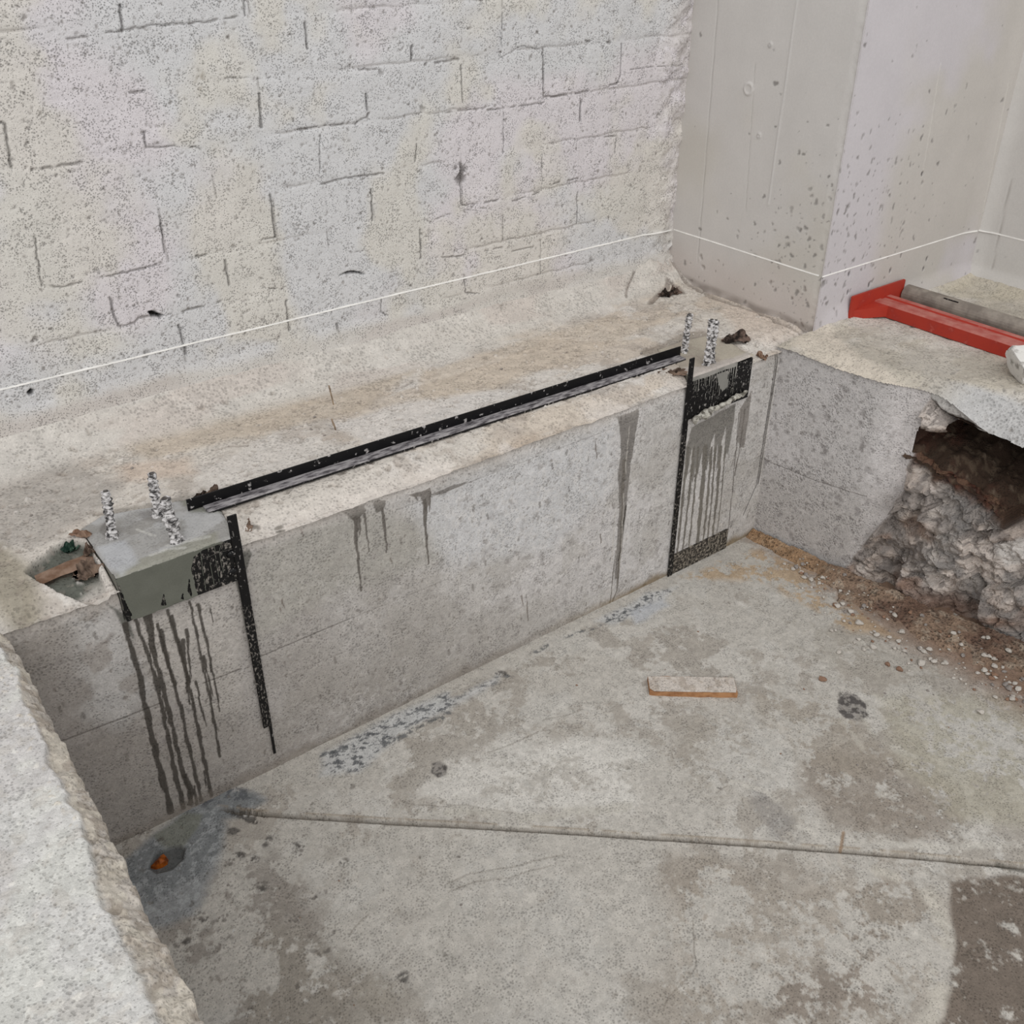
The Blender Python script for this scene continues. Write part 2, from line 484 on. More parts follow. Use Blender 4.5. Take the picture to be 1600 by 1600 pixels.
# ------------------------------------------------------------------ column, its two faces, and the wall beyond
c = Surf((XC, 0, 0), (0, 1, 0), (0, 0, 1), (-1, 0, 0), 2.4535, YW + .02, 0.93, 2.9, 0.0045, (196, 192, 188))
c.warp(.006, 9)
c.mix(ss(.46, .62, fbm(c.U, c.V, 1.7, 4, 7)), (191, 186, 178), .8)
c.mix(1 - ss(1.0, 1.22, c.V + .15 * (fbm(c.U, c.V, 5, 3, 8) - .5)), (190, 180, 174), .7)
c.H += .003 * (fbm(c.U, c.V, 3, 3, 3) - .5)
for p0, p1, dep in [((1122, 0), (1090, 410), -.003), ((1246, 0), (1200, 320), .0035), ((1180, 100), (1165, 330), -.0012)]:
    m_ = c.line(c.P([p0, p1]), .0022, .003, warped=False); c.H += dep * m_; c.mix(m_, (172, 168, 163) if dep < 0 else (205, 202, 199), .55)
for p, r in [((1170, 139), .03), ((1204, 70), .01), ((1186, 212), .012)]:
    u_, v_ = c.px(p); d_ = np.hypot(c.U - u_, c.V - v_)
    c.H += .006 * (1 - ss(r * .7, r, d_)) - .004 * (1 - ss(r * .4, r * .7, d_))
dens = lambda u, v: max(0.02, 1.15 * math.exp(-((u - 2.47) / .30) ** 2) * math.exp(-((v - 1.22) / .33) ** 2)) if v < 2.0 else .015
c.spots(1500, .003, .0135, dens, .002, (118, 114, 110), .8, seed=3)
c.spots(400, .004, .015, lambda u, v: .8 if v < 1.12 else 0.0, .004, (122, 114, 108), .7, seed=4)
edge = 1 - ss(2.455, 2.50, c.U + .02 * (fbm(c.U, c.V, 12, 3, 9) - .5))
c.H -= edge * .008 * fbm(c.U, c.V, 30, 3, 10)
m_ = 1 - ss(.955, .985, c.V - .03 * (fbm(c.U, c.V, 6, 2, 12) - .5)); c.mix(m_ * ss(.3, .6, fbm(c.U, c.V, 9, 3, 13)), (138, 128, 120), .7); c.H -= .004 * m_
REL_S = relief(c)
struct(c.build('wall_column_side', M_SMOOTH))
c = Surf((0, 2.455, 0), (1, 0, 0), (0, 0, 1), (0, -1, 0), XC - .001, XF + .02, 0.93, 2.9, 0.0045, (192, 187, 189))
c.warp(.006, 9)
c.mix(ss(.46, .62, fbm(c.U, c.V, 1.9, 4, 17)) * ss(3.75, 3.95, c.U), (187, 182, 174), .8)
c.H += .003 * (fbm(c.U, c.V, 3, 3, 3) - .5)
for p0, p1, dep in [((1470, 100), (1442, 270), .0035), ((1572, 130), (1530, 330), .002)]:
    m_ = c.line(c.P([p0, p1]), .002, .003, warped=False); c.H += dep * m_; c.mix(m_, (210, 206, 198), .55)
dens = lambda u, v: (1.3 * math.exp(-((u - 3.62) / .36) ** 2) * math.exp(-((v - 1.36) / .30) ** 2) + .05) if v < 2.1 else .02
c.spots(2000, .003, .010, dens, .002, (120, 116, 113), .8, ratio=.65, seed=13)
for p in [(1325, 457), (1358, 445), (1391, 423), (1443, 420), (1448, 405), (1408, 400), (1327, 428), (1441, 272)]:
    u_, v_ = c.px(p); d_ = np.hypot((c.U - u_) * 1.4, (c.V - v_) * .8) + .006 * fbm(c.U, c.V, 70, 2, 3)
    m_ = 1 - ss(.010, .014, d_); c.H -= .006 * m_; c.mix(m_, (82, 78, 78), .85)
c.H += (1 - ss(.94, 1.04, c.V)) * .02 * ss(3.52, 3.62, c.U)
cor = ss(4.50, 4.66, c.U); c.H += .02 * cor ** 2
REL_F = relief(c)
struct(c.build('wall_column_front', M_SMOOTH))
c = Surf((XF, 0, 0), (0, 1, 0), (0, 0, 1), (-1, 0, 0), .9, 2.47, 0.93, 2.9, 0.008, (201, 198, 194))
c.mix(ss(.46, .62, fbm(c.U, c.V, 1.7, 4, 27)), (196, 192, 184), .8)
m_ = c.line(c.P([(1580, 280), (1550, 420)]), .003, .005, warped=False); c.H -= .002 * m_; c.mix(m_, (160, 155, 150), .6)
c.H += (1 - ss(.94, 1.03, c.V)) * .02 + .02 * ss(2.34, 2.47, c.U) ** 2
c.spots(300, .003, .009, .2, .002, (120, 116, 113), .8, seed=15)
REL_R = relief(c)
struct(c.build('wall_right', M_SMOOTH))

# ------------------------------------------------------------------ pads' outlines on the ledge
def onl(p, z=LEDGE):
    q = at(p, 2, z); return (float(q[0]), float(q[1]))
PAD_L = [onl(p) for p in [(150, 862), (129, 828), (160, 808), (190, 803), (232, 796), (272, 786), (308, 781), (345, 800), (366, 838)]]
PAD_L = [(0.495, 2.446)] + PAD_L + [(0.80, 2.446)]
PAD_R = [(2.745, 2.446)] + [onl(p) for p in [(1062, 572), (1036, 556), (1028, 545), (1062, 533), (1100, 524), (1135, 530), (1160, 545)]] + [(3.10, 2.446)]


def edge_z(x):
    """height of the chipped front edge of the ledge"""
    return LEDGE - 0.030 - 0.022 * (fbm(x, x * 0 + 1.3, 2.6, 3, 91) - .2) - 0.012 * (fbm(x, x * 0 + 4.1, 15, 3, 92) - .5)


# ------------------------------------------------------------------ ledge
l = Surf((0, 0, LEDGE), (1, 0, 0), (0, 1, 0), (0, 0, 1), -0.5, 3.52, 2.434, YW + .01, 0.0045, (198, 191, 182))
l.warp(.03, 6)
n1 = fbm(l.U, l.V * 1.6, 2.2, 5, 5); n2 = fbm(l.U, l.V * 2, 3.3, 5, 15); n3 = fbm(l.U, l.V, 11, 4, 25)
l.mix(ss(.47, .58, n1), (202, 196, 189), .9)
l.mix(ss(.50, .60, n2) * ss(1.0, 1.4, l.U), (190, 177, 162), .7)
l.mix(ss(.54, .66, n3), (170, 160, 150), .6)
for pts, col, a in [([(170, 690), (330, 655), (500, 612), (660, 575), (560, 640), (400, 680), (230, 720)], (186, 173, 157), .8),
                    ([(660, 580), (800, 535), (950, 495), (1040, 500), (900, 565), (760, 610), (640, 640)], (193, 180, 164), .7),
                    ([(520, 660), (640, 625), (760, 610), (830, 610), (700, 660), (560, 700)], (206, 201, 196), .8),
                    ([(300, 730), (430, 690), (520, 690), (520, 735), (380, 770), (300, 775)], (201, 195, 188), .8),
                    ([(180, 730), (290, 715), (300, 740), (200, 755)], (196, 178, 162), .7),
                    ([(-20, 700), (120, 725), (190, 760), (150, 800), (60, 850), (-20, 860)], (166, 160, 153), .8),
                    ([(640, 735), (760, 705), (830, 665), (900, 655), (760, 720), (660, 745)], (187, 171, 154), .7),
                    ([(0, 850), (40, 880), (60, 930), (40, 985), (0, 960), (-60, 900)], (146, 138, 122), .85),
                    ([(1130, 470), (1260, 510), (1230, 530), (1150, 530)], (203, 190, 178), .7)]:
    l.mix(l.poly(l.P(pts), .03), col, a)
# dark damp patch beside the left pad
HOLE = l.P([(34, 890), (52, 870), (80, 850), (108, 842), (132, 848), (150, 885), (160, 925), (120, 925), (60, 908)])
m_ = l.poly(HOLE, .006); l.H -= .028 * m_; l.mix(m_, (92, 94, 86)); l.G = np.maximum(l.G, .5 * m_)
# grey smears near the pads, and the rear fillet of smooth mortar
l.mix(l.poly(l.P([(150, 800), (300, 770), (360, 790), (300, 800), (190, 815)]), .01), (140, 134, 126), .7)
l.mix(l.poly(l.P([(1000, 548), (1060, 525), (1100, 515), (1120, 528), (1060, 545), (1020, 570)]), .01), (138, 128, 116), .65)
fl = ss(3.13, 3.22, l.V + .09 * (fbm(l.U, l.V * 0, 1.7, 3, 95) - .5) + .03 * (n3 - .5) + .12 * ss(2.6, 3.3, l.U) * (fbm(l.U, l.V, 6, 3, 97) - .55))
l.mix(fl, (197, 192, 185), .9)
l.mix(fl * ss(.5, .62, fbm(l.U, l.V * 3, 2.5, 3, 99)), (190, 180, 172), .6)
l.H += .11 * np.clip((l.V - 3.13) / .21, 0, 1) ** 2
rough = 1 - fl
l.H += rough * (.010 * (fbm(l.U, l.V, 9, 4, 55) - .5) + .006 * (fbm(l.U, l.V, 35, 3, 58) - .5)) + .006 * (fbm(l.U, l.V, 5, 3, 60) - .5)
l.H += .05 * ss(3.15, 3.5, l.U) * ss(2.95, 3.3, l.V) * fbm(l.U, l.V, 11, 4, 61)
l.spots(2600, .004, .016, lambda u, v: .9 if v < 3.15 else .12, .005, (150, 140, 130), .55, seed=23)
l.spots(500, .004, .012, lambda u, v: .9 if v < 3.15 else .1, -.006, (208, 202, 196), .6, seed=24)
for pts, hw in [([(1020, 475), (1045, 450), (1060, 452), (1068, 458)], .012), ([(975, 470), (985, 448), (1010, 440)], .005), ([(600, 520 + 90), (640, 600)], .004), ([(390, 650 + 45), (330, 705)], .006)]:
    m_ = l.line(l.P(pts), hw, .008); l.H -= .008 * m_; l.mix(m_, (112, 100, 92), .6)
# chipped front edge
ez = edge_z(l.U)
fr = 1 - ss(.0, .085 + .07 * fbm(l.U, l.V * 0, 4, 3, 62), l.V - 2.438)
l.H = l.H * (1 - .6 * fr) + (ez - LEDGE) * fr + .010 * fr * (fbm(l.U, l.V, 28, 3, 63) - .5) * ss(0, .02, l.V - 2.44)
l.mix(fr * ss(.42, .55, fbm(l.U, l.V, 6, 4, 64)), (206, 198, 190), .8)
for pad in (PAD_L, PAD_R):
    m_ = l.poly(pad, .004, warped=False); l.H = l.H * (1 - m_) - .06 * m_
    m2 = l.poly(pad, .02); l.mix(m2, (122, 116, 108), .5)
for p in [(430, 810), (432, 815), (395, 815)]:
    u_, v_ = l.px(p)
    l.mix((1 - ss(.012, .022, np.hypot(l.WU - u_, (l.WV - v_) * 2))), (110, 104, 96), .8)
# seam against the column foot
m_ = l.line([(XC - .01, 2.45), (XC - .01, 3.3)], .012, .01); l.H -= .008 * m_; l.mix(m_, (128, 118, 110), .6)
LEDGE_H = l.H.copy(); LGRID = (l.U[0], l.V[:, 0])
struct(l.build('floor_ledge', M_LEDGE))


def ledge_h(x, y):
    i = int(np.argmin(abs(LGRID[0] - x))); j = int(np.argmin(abs(LGRID[1] - y)))
    return LEDGE + float(LEDGE_H[j, i])


del l

# ------------------------------------------------------------------ pit wall under the ledge
w = Surf((0, YP, 0), (1, 0, 0), (0, 0, 1), (0, -1, 0), 0.15, 3.32, -0.02, 0.943, 0.003, (188, 184, 180))
w.warp(.012, 14)
n1 = fbm(w.U, w.V, 3.2, 5, 5); n2 = fbm(w.U, w.V, 9, 4, 15)
w.mix(ss(.46, .60, n1), (196, 192, 190), .8)
w.mix(ss(.52, .66, n2), (172, 167, 161), .6)
# the left half is stained browner with shade painted in, the right end pale and blotched
w.mix(1 - ss(.35, 1.9, w.U + .5 * (n1 - .5)), (148, 141, 134), .8)
w.mix((1 - ss(.15, .42, w.V + .25 * (n1 - .5))) * (1 - ss(1.5, 2.6, w.U)), (154, 148, 141), .6)
w.mix(w.poly(w.P([(395, 860), (470, 820), (560, 790), (700, 830), (690, 880), (600, 900), (520, 930), (400, 1000)]), .04), (166, 162, 154), .7)
w.mix(w.poly(w.P([(640, 790), (760, 730), (960, 660), (960, 760), (860, 860), (700, 880)]), .05), (198, 197, 197), .8)
w.mix(w.poly(w.P([(110, 950), (180, 945), (215, 1000), (235, 1080), (190, 1140), (130, 1120), (130, 1040)]), .05) * ss(.40, .55, fbm(w.U, w.V, 16, 4, 44)), (190, 187, 184), .75)
w.mix(w.poly(w.P([(210, 975), (350, 925), (372, 1000), (380, 1110), (340, 1120), (240, 1060)]), .03), (184, 178, 171), .6)
spk = ss(.53, .60, fbm(w.U, w.V, 75, 3, 46)) * ss(.35, .6, n1)
w.mix(spk * ss(.5, 1.5, w.U), (204, 200, 196), .45)
w.H += .0025 * (fbm(w.U, w.V, 40, 3, 47) - .5) + .004 * (fbm(w.U, w.V, 4, 2, 48) - .5)
w.spots(2600, .004, .016, lambda u, v: .3 + .5 * float(u > 1.6), .0, (140, 134, 130), .5, seed=31)
w.spots(1500, .0025, .007, .8, .003, (120, 112, 104), .55, seed=32)
w.spots(260, .003, .007, .8, .001, (100, 94, 88), .6, ratio=.3, seed=33)
# form board lines
for pts, dep, a in [([(90, 1162), (250, 1100)], .003, .7), ([(318, 1068), (375, 1046)], .003, .7), ([(408, 1026), (545, 968)], .003, .7), ([(545, 968), (700, 905)], .001, .25),
                    ([(1135, 738), (1190, 712)], .001, .3), ([(560, 1010), (400, 1075)], .0008, .2), ([(620, 795), (1000, 650)], .001, .25)]:
    m_ = w.line(w.P(pts), .0022, .003, warped=False); w.H -= dep * m_; w.mix(m_, (96, 90, 84), a)
w.warp(.0045, 30)
# recess cuts where the steel strips were let into the wall: wet grout fillets beside them
WET = (66, 61, 55); WETG = (104, 103, 97)


def drip(pts, hw, hw1=None, col=WET, a=.92, g=.25):
    pp = [pts[0]]
    for a_, b_ in zip(pts[:-1], pts[1:]):
        n_ = max(1, int(math.hypot(b_[0] - a_[0], b_[1] - a_[1]) / 12))
        pp += [(a_[0] + (b_[0] - a_[0]) * i / n_, a_[1] + (b_[1] - a_[1]) * i / n_) for i in range(1, n_ + 1)]
    e_ = hw1 if hw1 is not None else hw * .6
    k = np.zeros_like(w.U); P_ = w.P(pp); m1 = len(P_) - 1
    for i in range(m1):
        wa = (hw + (e_ - hw) * i / m1) * (.75 + .5 * abs(math.sin(i * 2.3 + pts[0][0])))
        wb_ = (hw + (e_ - hw) * (i + 1) / m1) * (.75 + .5 * abs(math.sin((i + 1) * 2.3 + pts[0][0])))
        k = np.maximum(k, w.line([P_[i], P_[i + 1]], wa, .0022, wb_))
    w.mix(k, col, a); w.G = np.maximum(w.G, g * k); w.H += .0008 * k


w.mix(w.poly(w.P([(160, 925), (200, 965), (212, 1000), (196, 985), (178, 950)]), .004), WETG, .95)
m_ = w.poly(w.P([(362, 862), (388, 848), (392, 862), (385, 890), (384, 930), (388, 975), (400, 1040), (414, 1120), (400, 1060), (384, 980), (370, 910)]), .003)
w.mix(m_, (108, 106, 100), .95)
for pts, a0, a1 in [
    ([(196, 975), (200, 997), (219, 1059), (231, 1122), (250, 1200), (267, 1268)], .007, .0095),
    ([(212, 969), (228, 1012), (247, 1075), (272, 1200), (287, 1262)], .0045, .0075),
    ([(228, 962), (238, 1012), (250, 1056), (266, 1122), (285, 1205), (300, 1255)], .0075, .006),
    ([(246, 975), (256, 1012), (275, 1075), (288, 1131), (302, 1200), (315, 1250)], .0045, .006),
    ([(252, 985), (262, 1030), (272, 1070)], .007, .0035),
    ([(262, 953), (275, 997), (291, 1050), (306, 1122), (322, 1200), (330, 1243)], .004, .006),
    ([(269, 962), (281, 1012), (297, 1065)], .005, .003), ([(291, 985), (299, 1060)], .005, .002),
    ([(297, 940), (312, 1012), (328, 1090), (338, 1150), (344, 1181)], .0035, .0045),
    ([(309, 945), (325, 1012), (334, 1060), (344, 1112)], .0045, .0025), ([(319, 1025), (332, 1088)], .004, .002),
    ([(306, 1065), (322, 1135)], .004, .002), ([(235, 960), (243, 1018)], .005, .002), ([(285, 1000), (290, 1040), (295, 1100)], .006, .003),
    ([(328, 950), (333, 976)], .002, .001), ([(318, 1205), (322, 1228)], .003, .003), ([(288, 1210), (300, 1240), (296, 1255)], .006, .008),
    ([(302, 1228), (308, 1256)], .003, .005)]:
    drip(pts, a0, a1)
# wet runs further along
w.mix(w.poly(w.P([(534, 786), (541, 779), (552, 780), (569, 778), (571, 790), (562, 800), (560, 830), (556, 830), (553, 808), (545, 798)]), .002), (112, 107, 101), .95)
drip([(554, 800), (557, 850), (564, 922)], .007, .0025, (96, 90, 84)); drip([(568, 795), (572, 830), (576, 862)], .004, .002, (100, 94, 88)); drip([(560, 800), (562, 835)], .005, .002, (100, 94, 88))
w.mix(w.poly(w.P([(583, 776), (590, 769), (603, 770), (602, 782), (597, 792), (588, 798)]), .002), (112, 107, 101), .95)
drip([(597, 785), (600, 820), (604, 862)], .006, .003, (100, 94, 88))
w.mix(w.poly(w.P([(636, 760), (655, 758), (673, 750), (672, 795), (668, 790), (664, 800), (655, 770), (646, 768)]), .002), (116, 110, 104), .9)
drip([(663, 780), (665, 830), (669, 880)], .0075, .003, (98, 92, 86)); drip([(672, 760), (670, 800)], .004, .002, (104, 98, 92)); drip([(646, 762), (652, 780)], .004, .002, (110, 104, 98))
w.mix(w.poly(w.P([(668, 770), (700, 756), (730, 748), (722, 756), (690, 772)]), .003), (122, 117, 112), .85)
w.mix(w.poly(w.P([(966, 640), (985, 636), (1000, 628), (998, 650), (990, 700), (984, 740), (978, 800), (970, 870), (966, 905), (960, 905), (964, 850), (967, 800), (966, 740), (970, 700)]), .003), (124, 119, 114), .95)
drip([(975, 720), (970, 850), (963, 925), (957, 940)], .009, .004, (112, 106, 99)); drip([(962, 860), (953, 945)], .003, .0025, (112, 106, 99)); drip([(978, 790), (966, 875)], .004, .002)
w.mix(w.line(w.P([(984, 665), (980, 700), (977, 740)]), .002, .002) + w.line(w.P([(975, 770), (972, 830), (968, 890)]), .0022, .002) + w.line(w.P([(962, 800), (955, 880)]), .002, .002), (190, 184, 176), .8)
for pts in [([(437, 950), (439, 955)]), ([(441, 938), (444, 950)]), ([(930, 690), (932, 715)]), ([(938, 835), (939, 848)]), ([(823, 940), (825, 970)]), ([(815, 930), (818, 945)]), ([(470, 815), (472, 830)]), ([(610, 872), (612, 880)])]:
    drip(pts, .0028, .002, (110, 100, 92), .8)
# below the right-hand plate: olive wet grout breaking into runs
m_ = w.poly(w.P([(1081, 668), (1150, 630), (1146, 665), (1138, 705), (1126, 800), (1056, 820), (1072, 700)]), .003)
m_ = m_ * ss(-.006, .006, w.V - .50 - .26 * (vn(w.U * 75, w.V * 0, 5) - .35))
w.mix(m_, (124, 120, 114), .97); w.G = np.maximum(w.G, .3 * m_)
for i, (x0, x1, y1, hw) in enumerate([(1069, 1050, 885, .004), (1075, 1057, 878, .0065), (1084, 1067, 858, .006), (1091, 1076, 856, .005), (1102, 1089, 852, .011), (1112, 1098, 848, .0065), (1118, 1105, 845, .005), (1126, 1113, 838, .0075), (1133, 1120, 836, .003)]):
    drip([(x0, 700), (x0 * .45 + x1 * .55, 790), (x1, y1)], hw * 1.25, hw * .85, (112, 107, 99), .95)
w.mix(w.poly(w.P([(1156, 640), (1175, 610), (1170, 650), (1163, 700), (1158, 700), (1152, 690), (1156, 660)]), .003), (130, 124, 118), .9)
drip([(1155, 645), (1150, 700), (1144, 770), (1137, 832)], .0025, .0022, (98, 92, 86)); drip([(1164, 640), (1156, 700), (1148, 742)], .004, .003, (112, 106, 100))
drip([(1159, 640), (1150, 700), (1143, 730)], .002, .0015, (112, 106, 100))
# crack line and damp band near the right corner, moss-brown damp at the foot
for du_, hw_, cc_ in ((0, .0032, (44, 40, 37)), (.0075, .0018, (120, 114, 108)), (.0125, .0022, (58, 52, 48))):
    m_ = w.line([(3.262 + du_, .935), (3.258 + du_, .27)] + ([(3.195, .135)] if du_ == 0 else []), hw_, .002, warped=False)
    w.H -= .004 * m_; w.mix(m_, cc_, .9)
damp = 1 - ss(.012, .055, w.V + .05 * (fbm(w.U, w.V, 12, 3, 66) - .5))
w.mix(damp * (1 - ss(1.8, 2.3, w.U)), (126, 117, 107), .55)
w.mix(damp * ss(1.9, 2.6, w.U), (118, 99, 66), .8)
# arris: crumbled top, meets the ledge's chipped edge
top = edge_z(w.U)
t_ = ss(.80, .943, w.V); w.V = w.V * (1 - t_) + (top * (w.V / .943)) * t_ + .002 * t_
ar = ss(.045, .0, top - w.V + .02 * (fbm(w.U, w.V, 9, 3, 67) - .5))
w.H -= ar * (.007 + .006 * fbm(w.U, w.V, 30, 3, 68)); w.mix(ar, (202, 194, 186), .65)
padm = ((w.U > .495) & (w.U < .80)) | ((w.U > 2.745) & (w.U < 3.10))
w.H -= .03 * (padm & (w.V > .80))
struct(w.build('wall_pit_back', M_PITWALL))
del w

# ------------------------------------------------------------------ right side of the pit: cast wall, then rock and an undercut below the slab
def drop(y):
    """how far the rounded edge of the right-hand slab falls below its top"""
    k = ss(1.55, 1.86, y)
    return (.095 * (1 - k) + .016 * k) * (1 - ss(2.15, 2.40, y)) + .010


def gx(y): return 3.282 + (2.443 - y) * .16
r_ = Surf((3.40, 0, 0), (0, 1, 0), (0, 0, 1), (-1, 0, 0), 0.30, 2.46, -0.02, 0.943, 0.004, (190, 186, 184))
r_.warp(.012, 12)
n1 = fbm(r_.U, r_.V, 5, 5, 5)
r_.H = 3.40 - gx(r_.U) + .002 * (fbm(r_.U, r_.V, 30, 3, 4) - .5)
r_.mix(ss(.45, .6, n1), (198, 194, 193), .7)
r_.mix((1 - ss(.2, .55, r_.V + .2 * (n1 - .5))), (172, 167, 163), .6)
r_.spots(3000, .003, .010, lambda u, v: .9 if u > 1.75 else 0, .001, (130, 124, 121), .6, seed=41)
r_.spots(420, .008, .020, lambda u, v: .9 if u > 1.85 else 0, .001, (134, 129, 127), .7, seed=42)
# blunt arris where the wall turns away
ch = 1 - ss(1.86, 2.02, r_.U); r_.H -= .045 * ch ** 1.5; r_.mix(ch, (202, 196, 194), .6)  # turned face coloured lighter, its highlight painted in
r_.warp(.004, 20); m_ = r_.line([r_.px((1212, 702)), r_.px((1290, 742)), r_.px((1362, 772))], .002, .003, warped=False); r_.H -= .002 * m_; r_.mix(m_, (110, 104, 100), .7)
# breakline between cast concrete and rock
bl = 1.84 + .05 * (fbm(r_.U * 0, r_.V, 7, 4, 70) - .5) * 2 + .12 * (1 - ss(.02, .40, r_.V))
rk = 1 - ss(-.012, .012, r_.U - bl)
lx = 3.395 + .20 * (1.86 - r_.U)
def ridg(sc, sd): return 1 - 2 * np.abs(fbm(r_.U, r_.V, sc, 4, sd, .55) - .5) * 2
lumps = fbm(r_.U + .1 * n1, r_.V, 4.5, 4, 80, .55); lumps2 = fbm(r_.U, r_.V, 22, 4, 84); lum3 = fbm(r_.U, r_.V, 60, 3, 87)
def facets(sc, sd):
    # broken planes: each cell of a jittered lattice tilts its own way
    gu, gv = (r_.U + .03 * lumps2) * sc, (r_.V + .03 * lumps) * sc
    best = np.full(gu.shape, 1e9); val = np.zeros(gu.shape)
    for di in (-1, 0, 1):
        for dj in (-1, 0, 1):
            ci, cj = np.floor(gu).astype(int) + di, np.floor(gv).astype(int) + dj
            a1, a2, a3 = _T[(ci + sd) & 255, cj & 255], _T[ci & 255, (cj + sd * 3) & 255], _T[(ci + 7) & 255, (cj + sd) & 255]
            du_, dv_ = gu - ci - a1, gv - cj - a2
            dd_ = du_ * du_ + dv_ * dv_
            h_ = a3 + (a1 - .5) * du_ * 1.3 + (a2 - .5) * dv_ * 1.3
            k_ = dd_ < best; best = np.where(k_, dd_, best); val = np.where(k_, h_, val)
    return val
rx = lx - .15 * (lumps - .42) + .030 * (ridg(7, 85) - .6) - .035 * (lumps2 - .5) - .012 * (lum3 - .5) - .075 * (facets(4.6, 9) - .5) - .018 * (facets(15, 21) - .5) + .07 * ss(.35, .62, r_.V)
rx = rx + .02 * ss(.62, .7, ridg(5, 86)) * ss(.55, .8, vn(r_.U * 5, r_.V * 5, 3))
zc = .605 - .22 * (1.86 - r_.U) + .06 * (fbm(r_.U, r_.V * 0, 9, 4, 88) - .5)
rim = 1.852 + .05 * (fbm(r_.U * 0, r_.V, 12, 3, 89) - .5)
tri = ss(.0, .03, 1.73 + (r_.V - .81) / .133 * .157 - r_.U) * ss(.79, .82, r_.V)
rx = np.where(tri > .5, np.maximum(rx, 3.53), rx)
r_.H = r_.H * (1 - rk) + (3.40 - rx) * rk
r_.mix(rk, (172, 160, 151), 1)
r_.mix(rk * ss(.46, .56, fbm(r_.U, r_.V, 9, 5, 91)), (132, 125, 120), .9)
r_.mix(rk * ss(.50, .60, fbm(r_.U, r_.V, 7, 5, 92)), (198, 188, 180), .8)
r_.mix(rk * ss(.52, .60, fbm(r_.U, r_.V, 34, 4, 96)), (96, 90, 87), .6)
r_.mix(rk * ss(.50, .60, fbm(r_.U, r_.V, 6, 3, 93)) * (1 - ss(.25, .5, r_.V)), (156, 130, 114), .7)
r_.mix(rk * ss(1.75, 1.60, r_.U) * ss(.40, .55, fbm(r_.U, r_.V, 8, 3, 97)), (118, 116, 114), .6)
r_.mix(r_.poly([r_.px(p) for p in [(1535, 860), (1575, 855), (1590, 880), (1575, 900), (1545, 898)]], .01), (200, 195, 190), .9)
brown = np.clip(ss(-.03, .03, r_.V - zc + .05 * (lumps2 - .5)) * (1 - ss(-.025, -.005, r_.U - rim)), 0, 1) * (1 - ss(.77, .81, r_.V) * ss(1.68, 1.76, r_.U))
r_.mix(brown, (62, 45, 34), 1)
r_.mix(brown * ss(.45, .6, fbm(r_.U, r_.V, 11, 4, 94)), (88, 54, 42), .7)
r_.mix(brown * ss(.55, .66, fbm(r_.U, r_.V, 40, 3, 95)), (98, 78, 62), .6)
r_.mix(rk * (1 - ss(.03, .12, r_.V)) * ss(.40, .55, n1), (112, 84, 68), .7)
keep = ((r_.U > 1.70) | (r_.V < .835)) & ~((r_.V > zc + .045) & (r_.U < rim - .005) & ~((r_.V > .775) & (r_.U > 1.735)))
jt = np.clip(((zc[0] + .03) / .963 * (r_.nv - 1) * .963 / .963).astype(int), 0, r_.nv - 1)
jt = np.array([int(np.argmin(abs(r_.V[:, k] - zc[0, k] - .04))) for k in range(r_.nu)])
FRONT = (r_.U[0].copy(), 3.40 - r_.H[jt, np.arange(r_.nu)], zc[0].copy())
tz = LEDGE - drop(r_.U) - .001; r_.V = np.where(r_.V > .74, .74 + (r_.V - .74) * (tz - .74) / .203, r_.V)
struct(r_.build('wall_pit_right', M_ROCK, keep, smooth=False))
del r_
# earth behind the broken face, below the slab: a bank rising into the dark, its back and its side
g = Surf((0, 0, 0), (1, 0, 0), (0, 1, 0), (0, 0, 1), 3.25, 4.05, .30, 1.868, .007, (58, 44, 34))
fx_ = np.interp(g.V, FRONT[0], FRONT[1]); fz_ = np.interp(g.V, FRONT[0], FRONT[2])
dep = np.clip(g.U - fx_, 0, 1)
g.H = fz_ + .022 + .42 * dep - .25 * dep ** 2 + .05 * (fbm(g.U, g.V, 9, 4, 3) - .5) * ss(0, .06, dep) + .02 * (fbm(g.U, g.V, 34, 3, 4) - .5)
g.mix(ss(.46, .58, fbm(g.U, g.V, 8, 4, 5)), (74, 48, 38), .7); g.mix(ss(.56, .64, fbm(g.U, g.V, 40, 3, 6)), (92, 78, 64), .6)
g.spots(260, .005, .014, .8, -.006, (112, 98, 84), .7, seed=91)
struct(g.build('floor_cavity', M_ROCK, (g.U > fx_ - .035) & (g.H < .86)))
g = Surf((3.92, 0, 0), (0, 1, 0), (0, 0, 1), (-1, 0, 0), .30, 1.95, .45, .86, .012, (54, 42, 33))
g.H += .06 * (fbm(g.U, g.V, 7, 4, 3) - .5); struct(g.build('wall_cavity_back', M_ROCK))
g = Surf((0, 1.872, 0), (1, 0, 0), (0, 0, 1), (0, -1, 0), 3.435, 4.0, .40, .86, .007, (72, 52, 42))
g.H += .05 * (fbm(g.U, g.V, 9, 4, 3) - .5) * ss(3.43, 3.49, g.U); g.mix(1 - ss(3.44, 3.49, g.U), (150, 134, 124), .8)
struct(g.build('wall_cavity_side', M_ROCK))

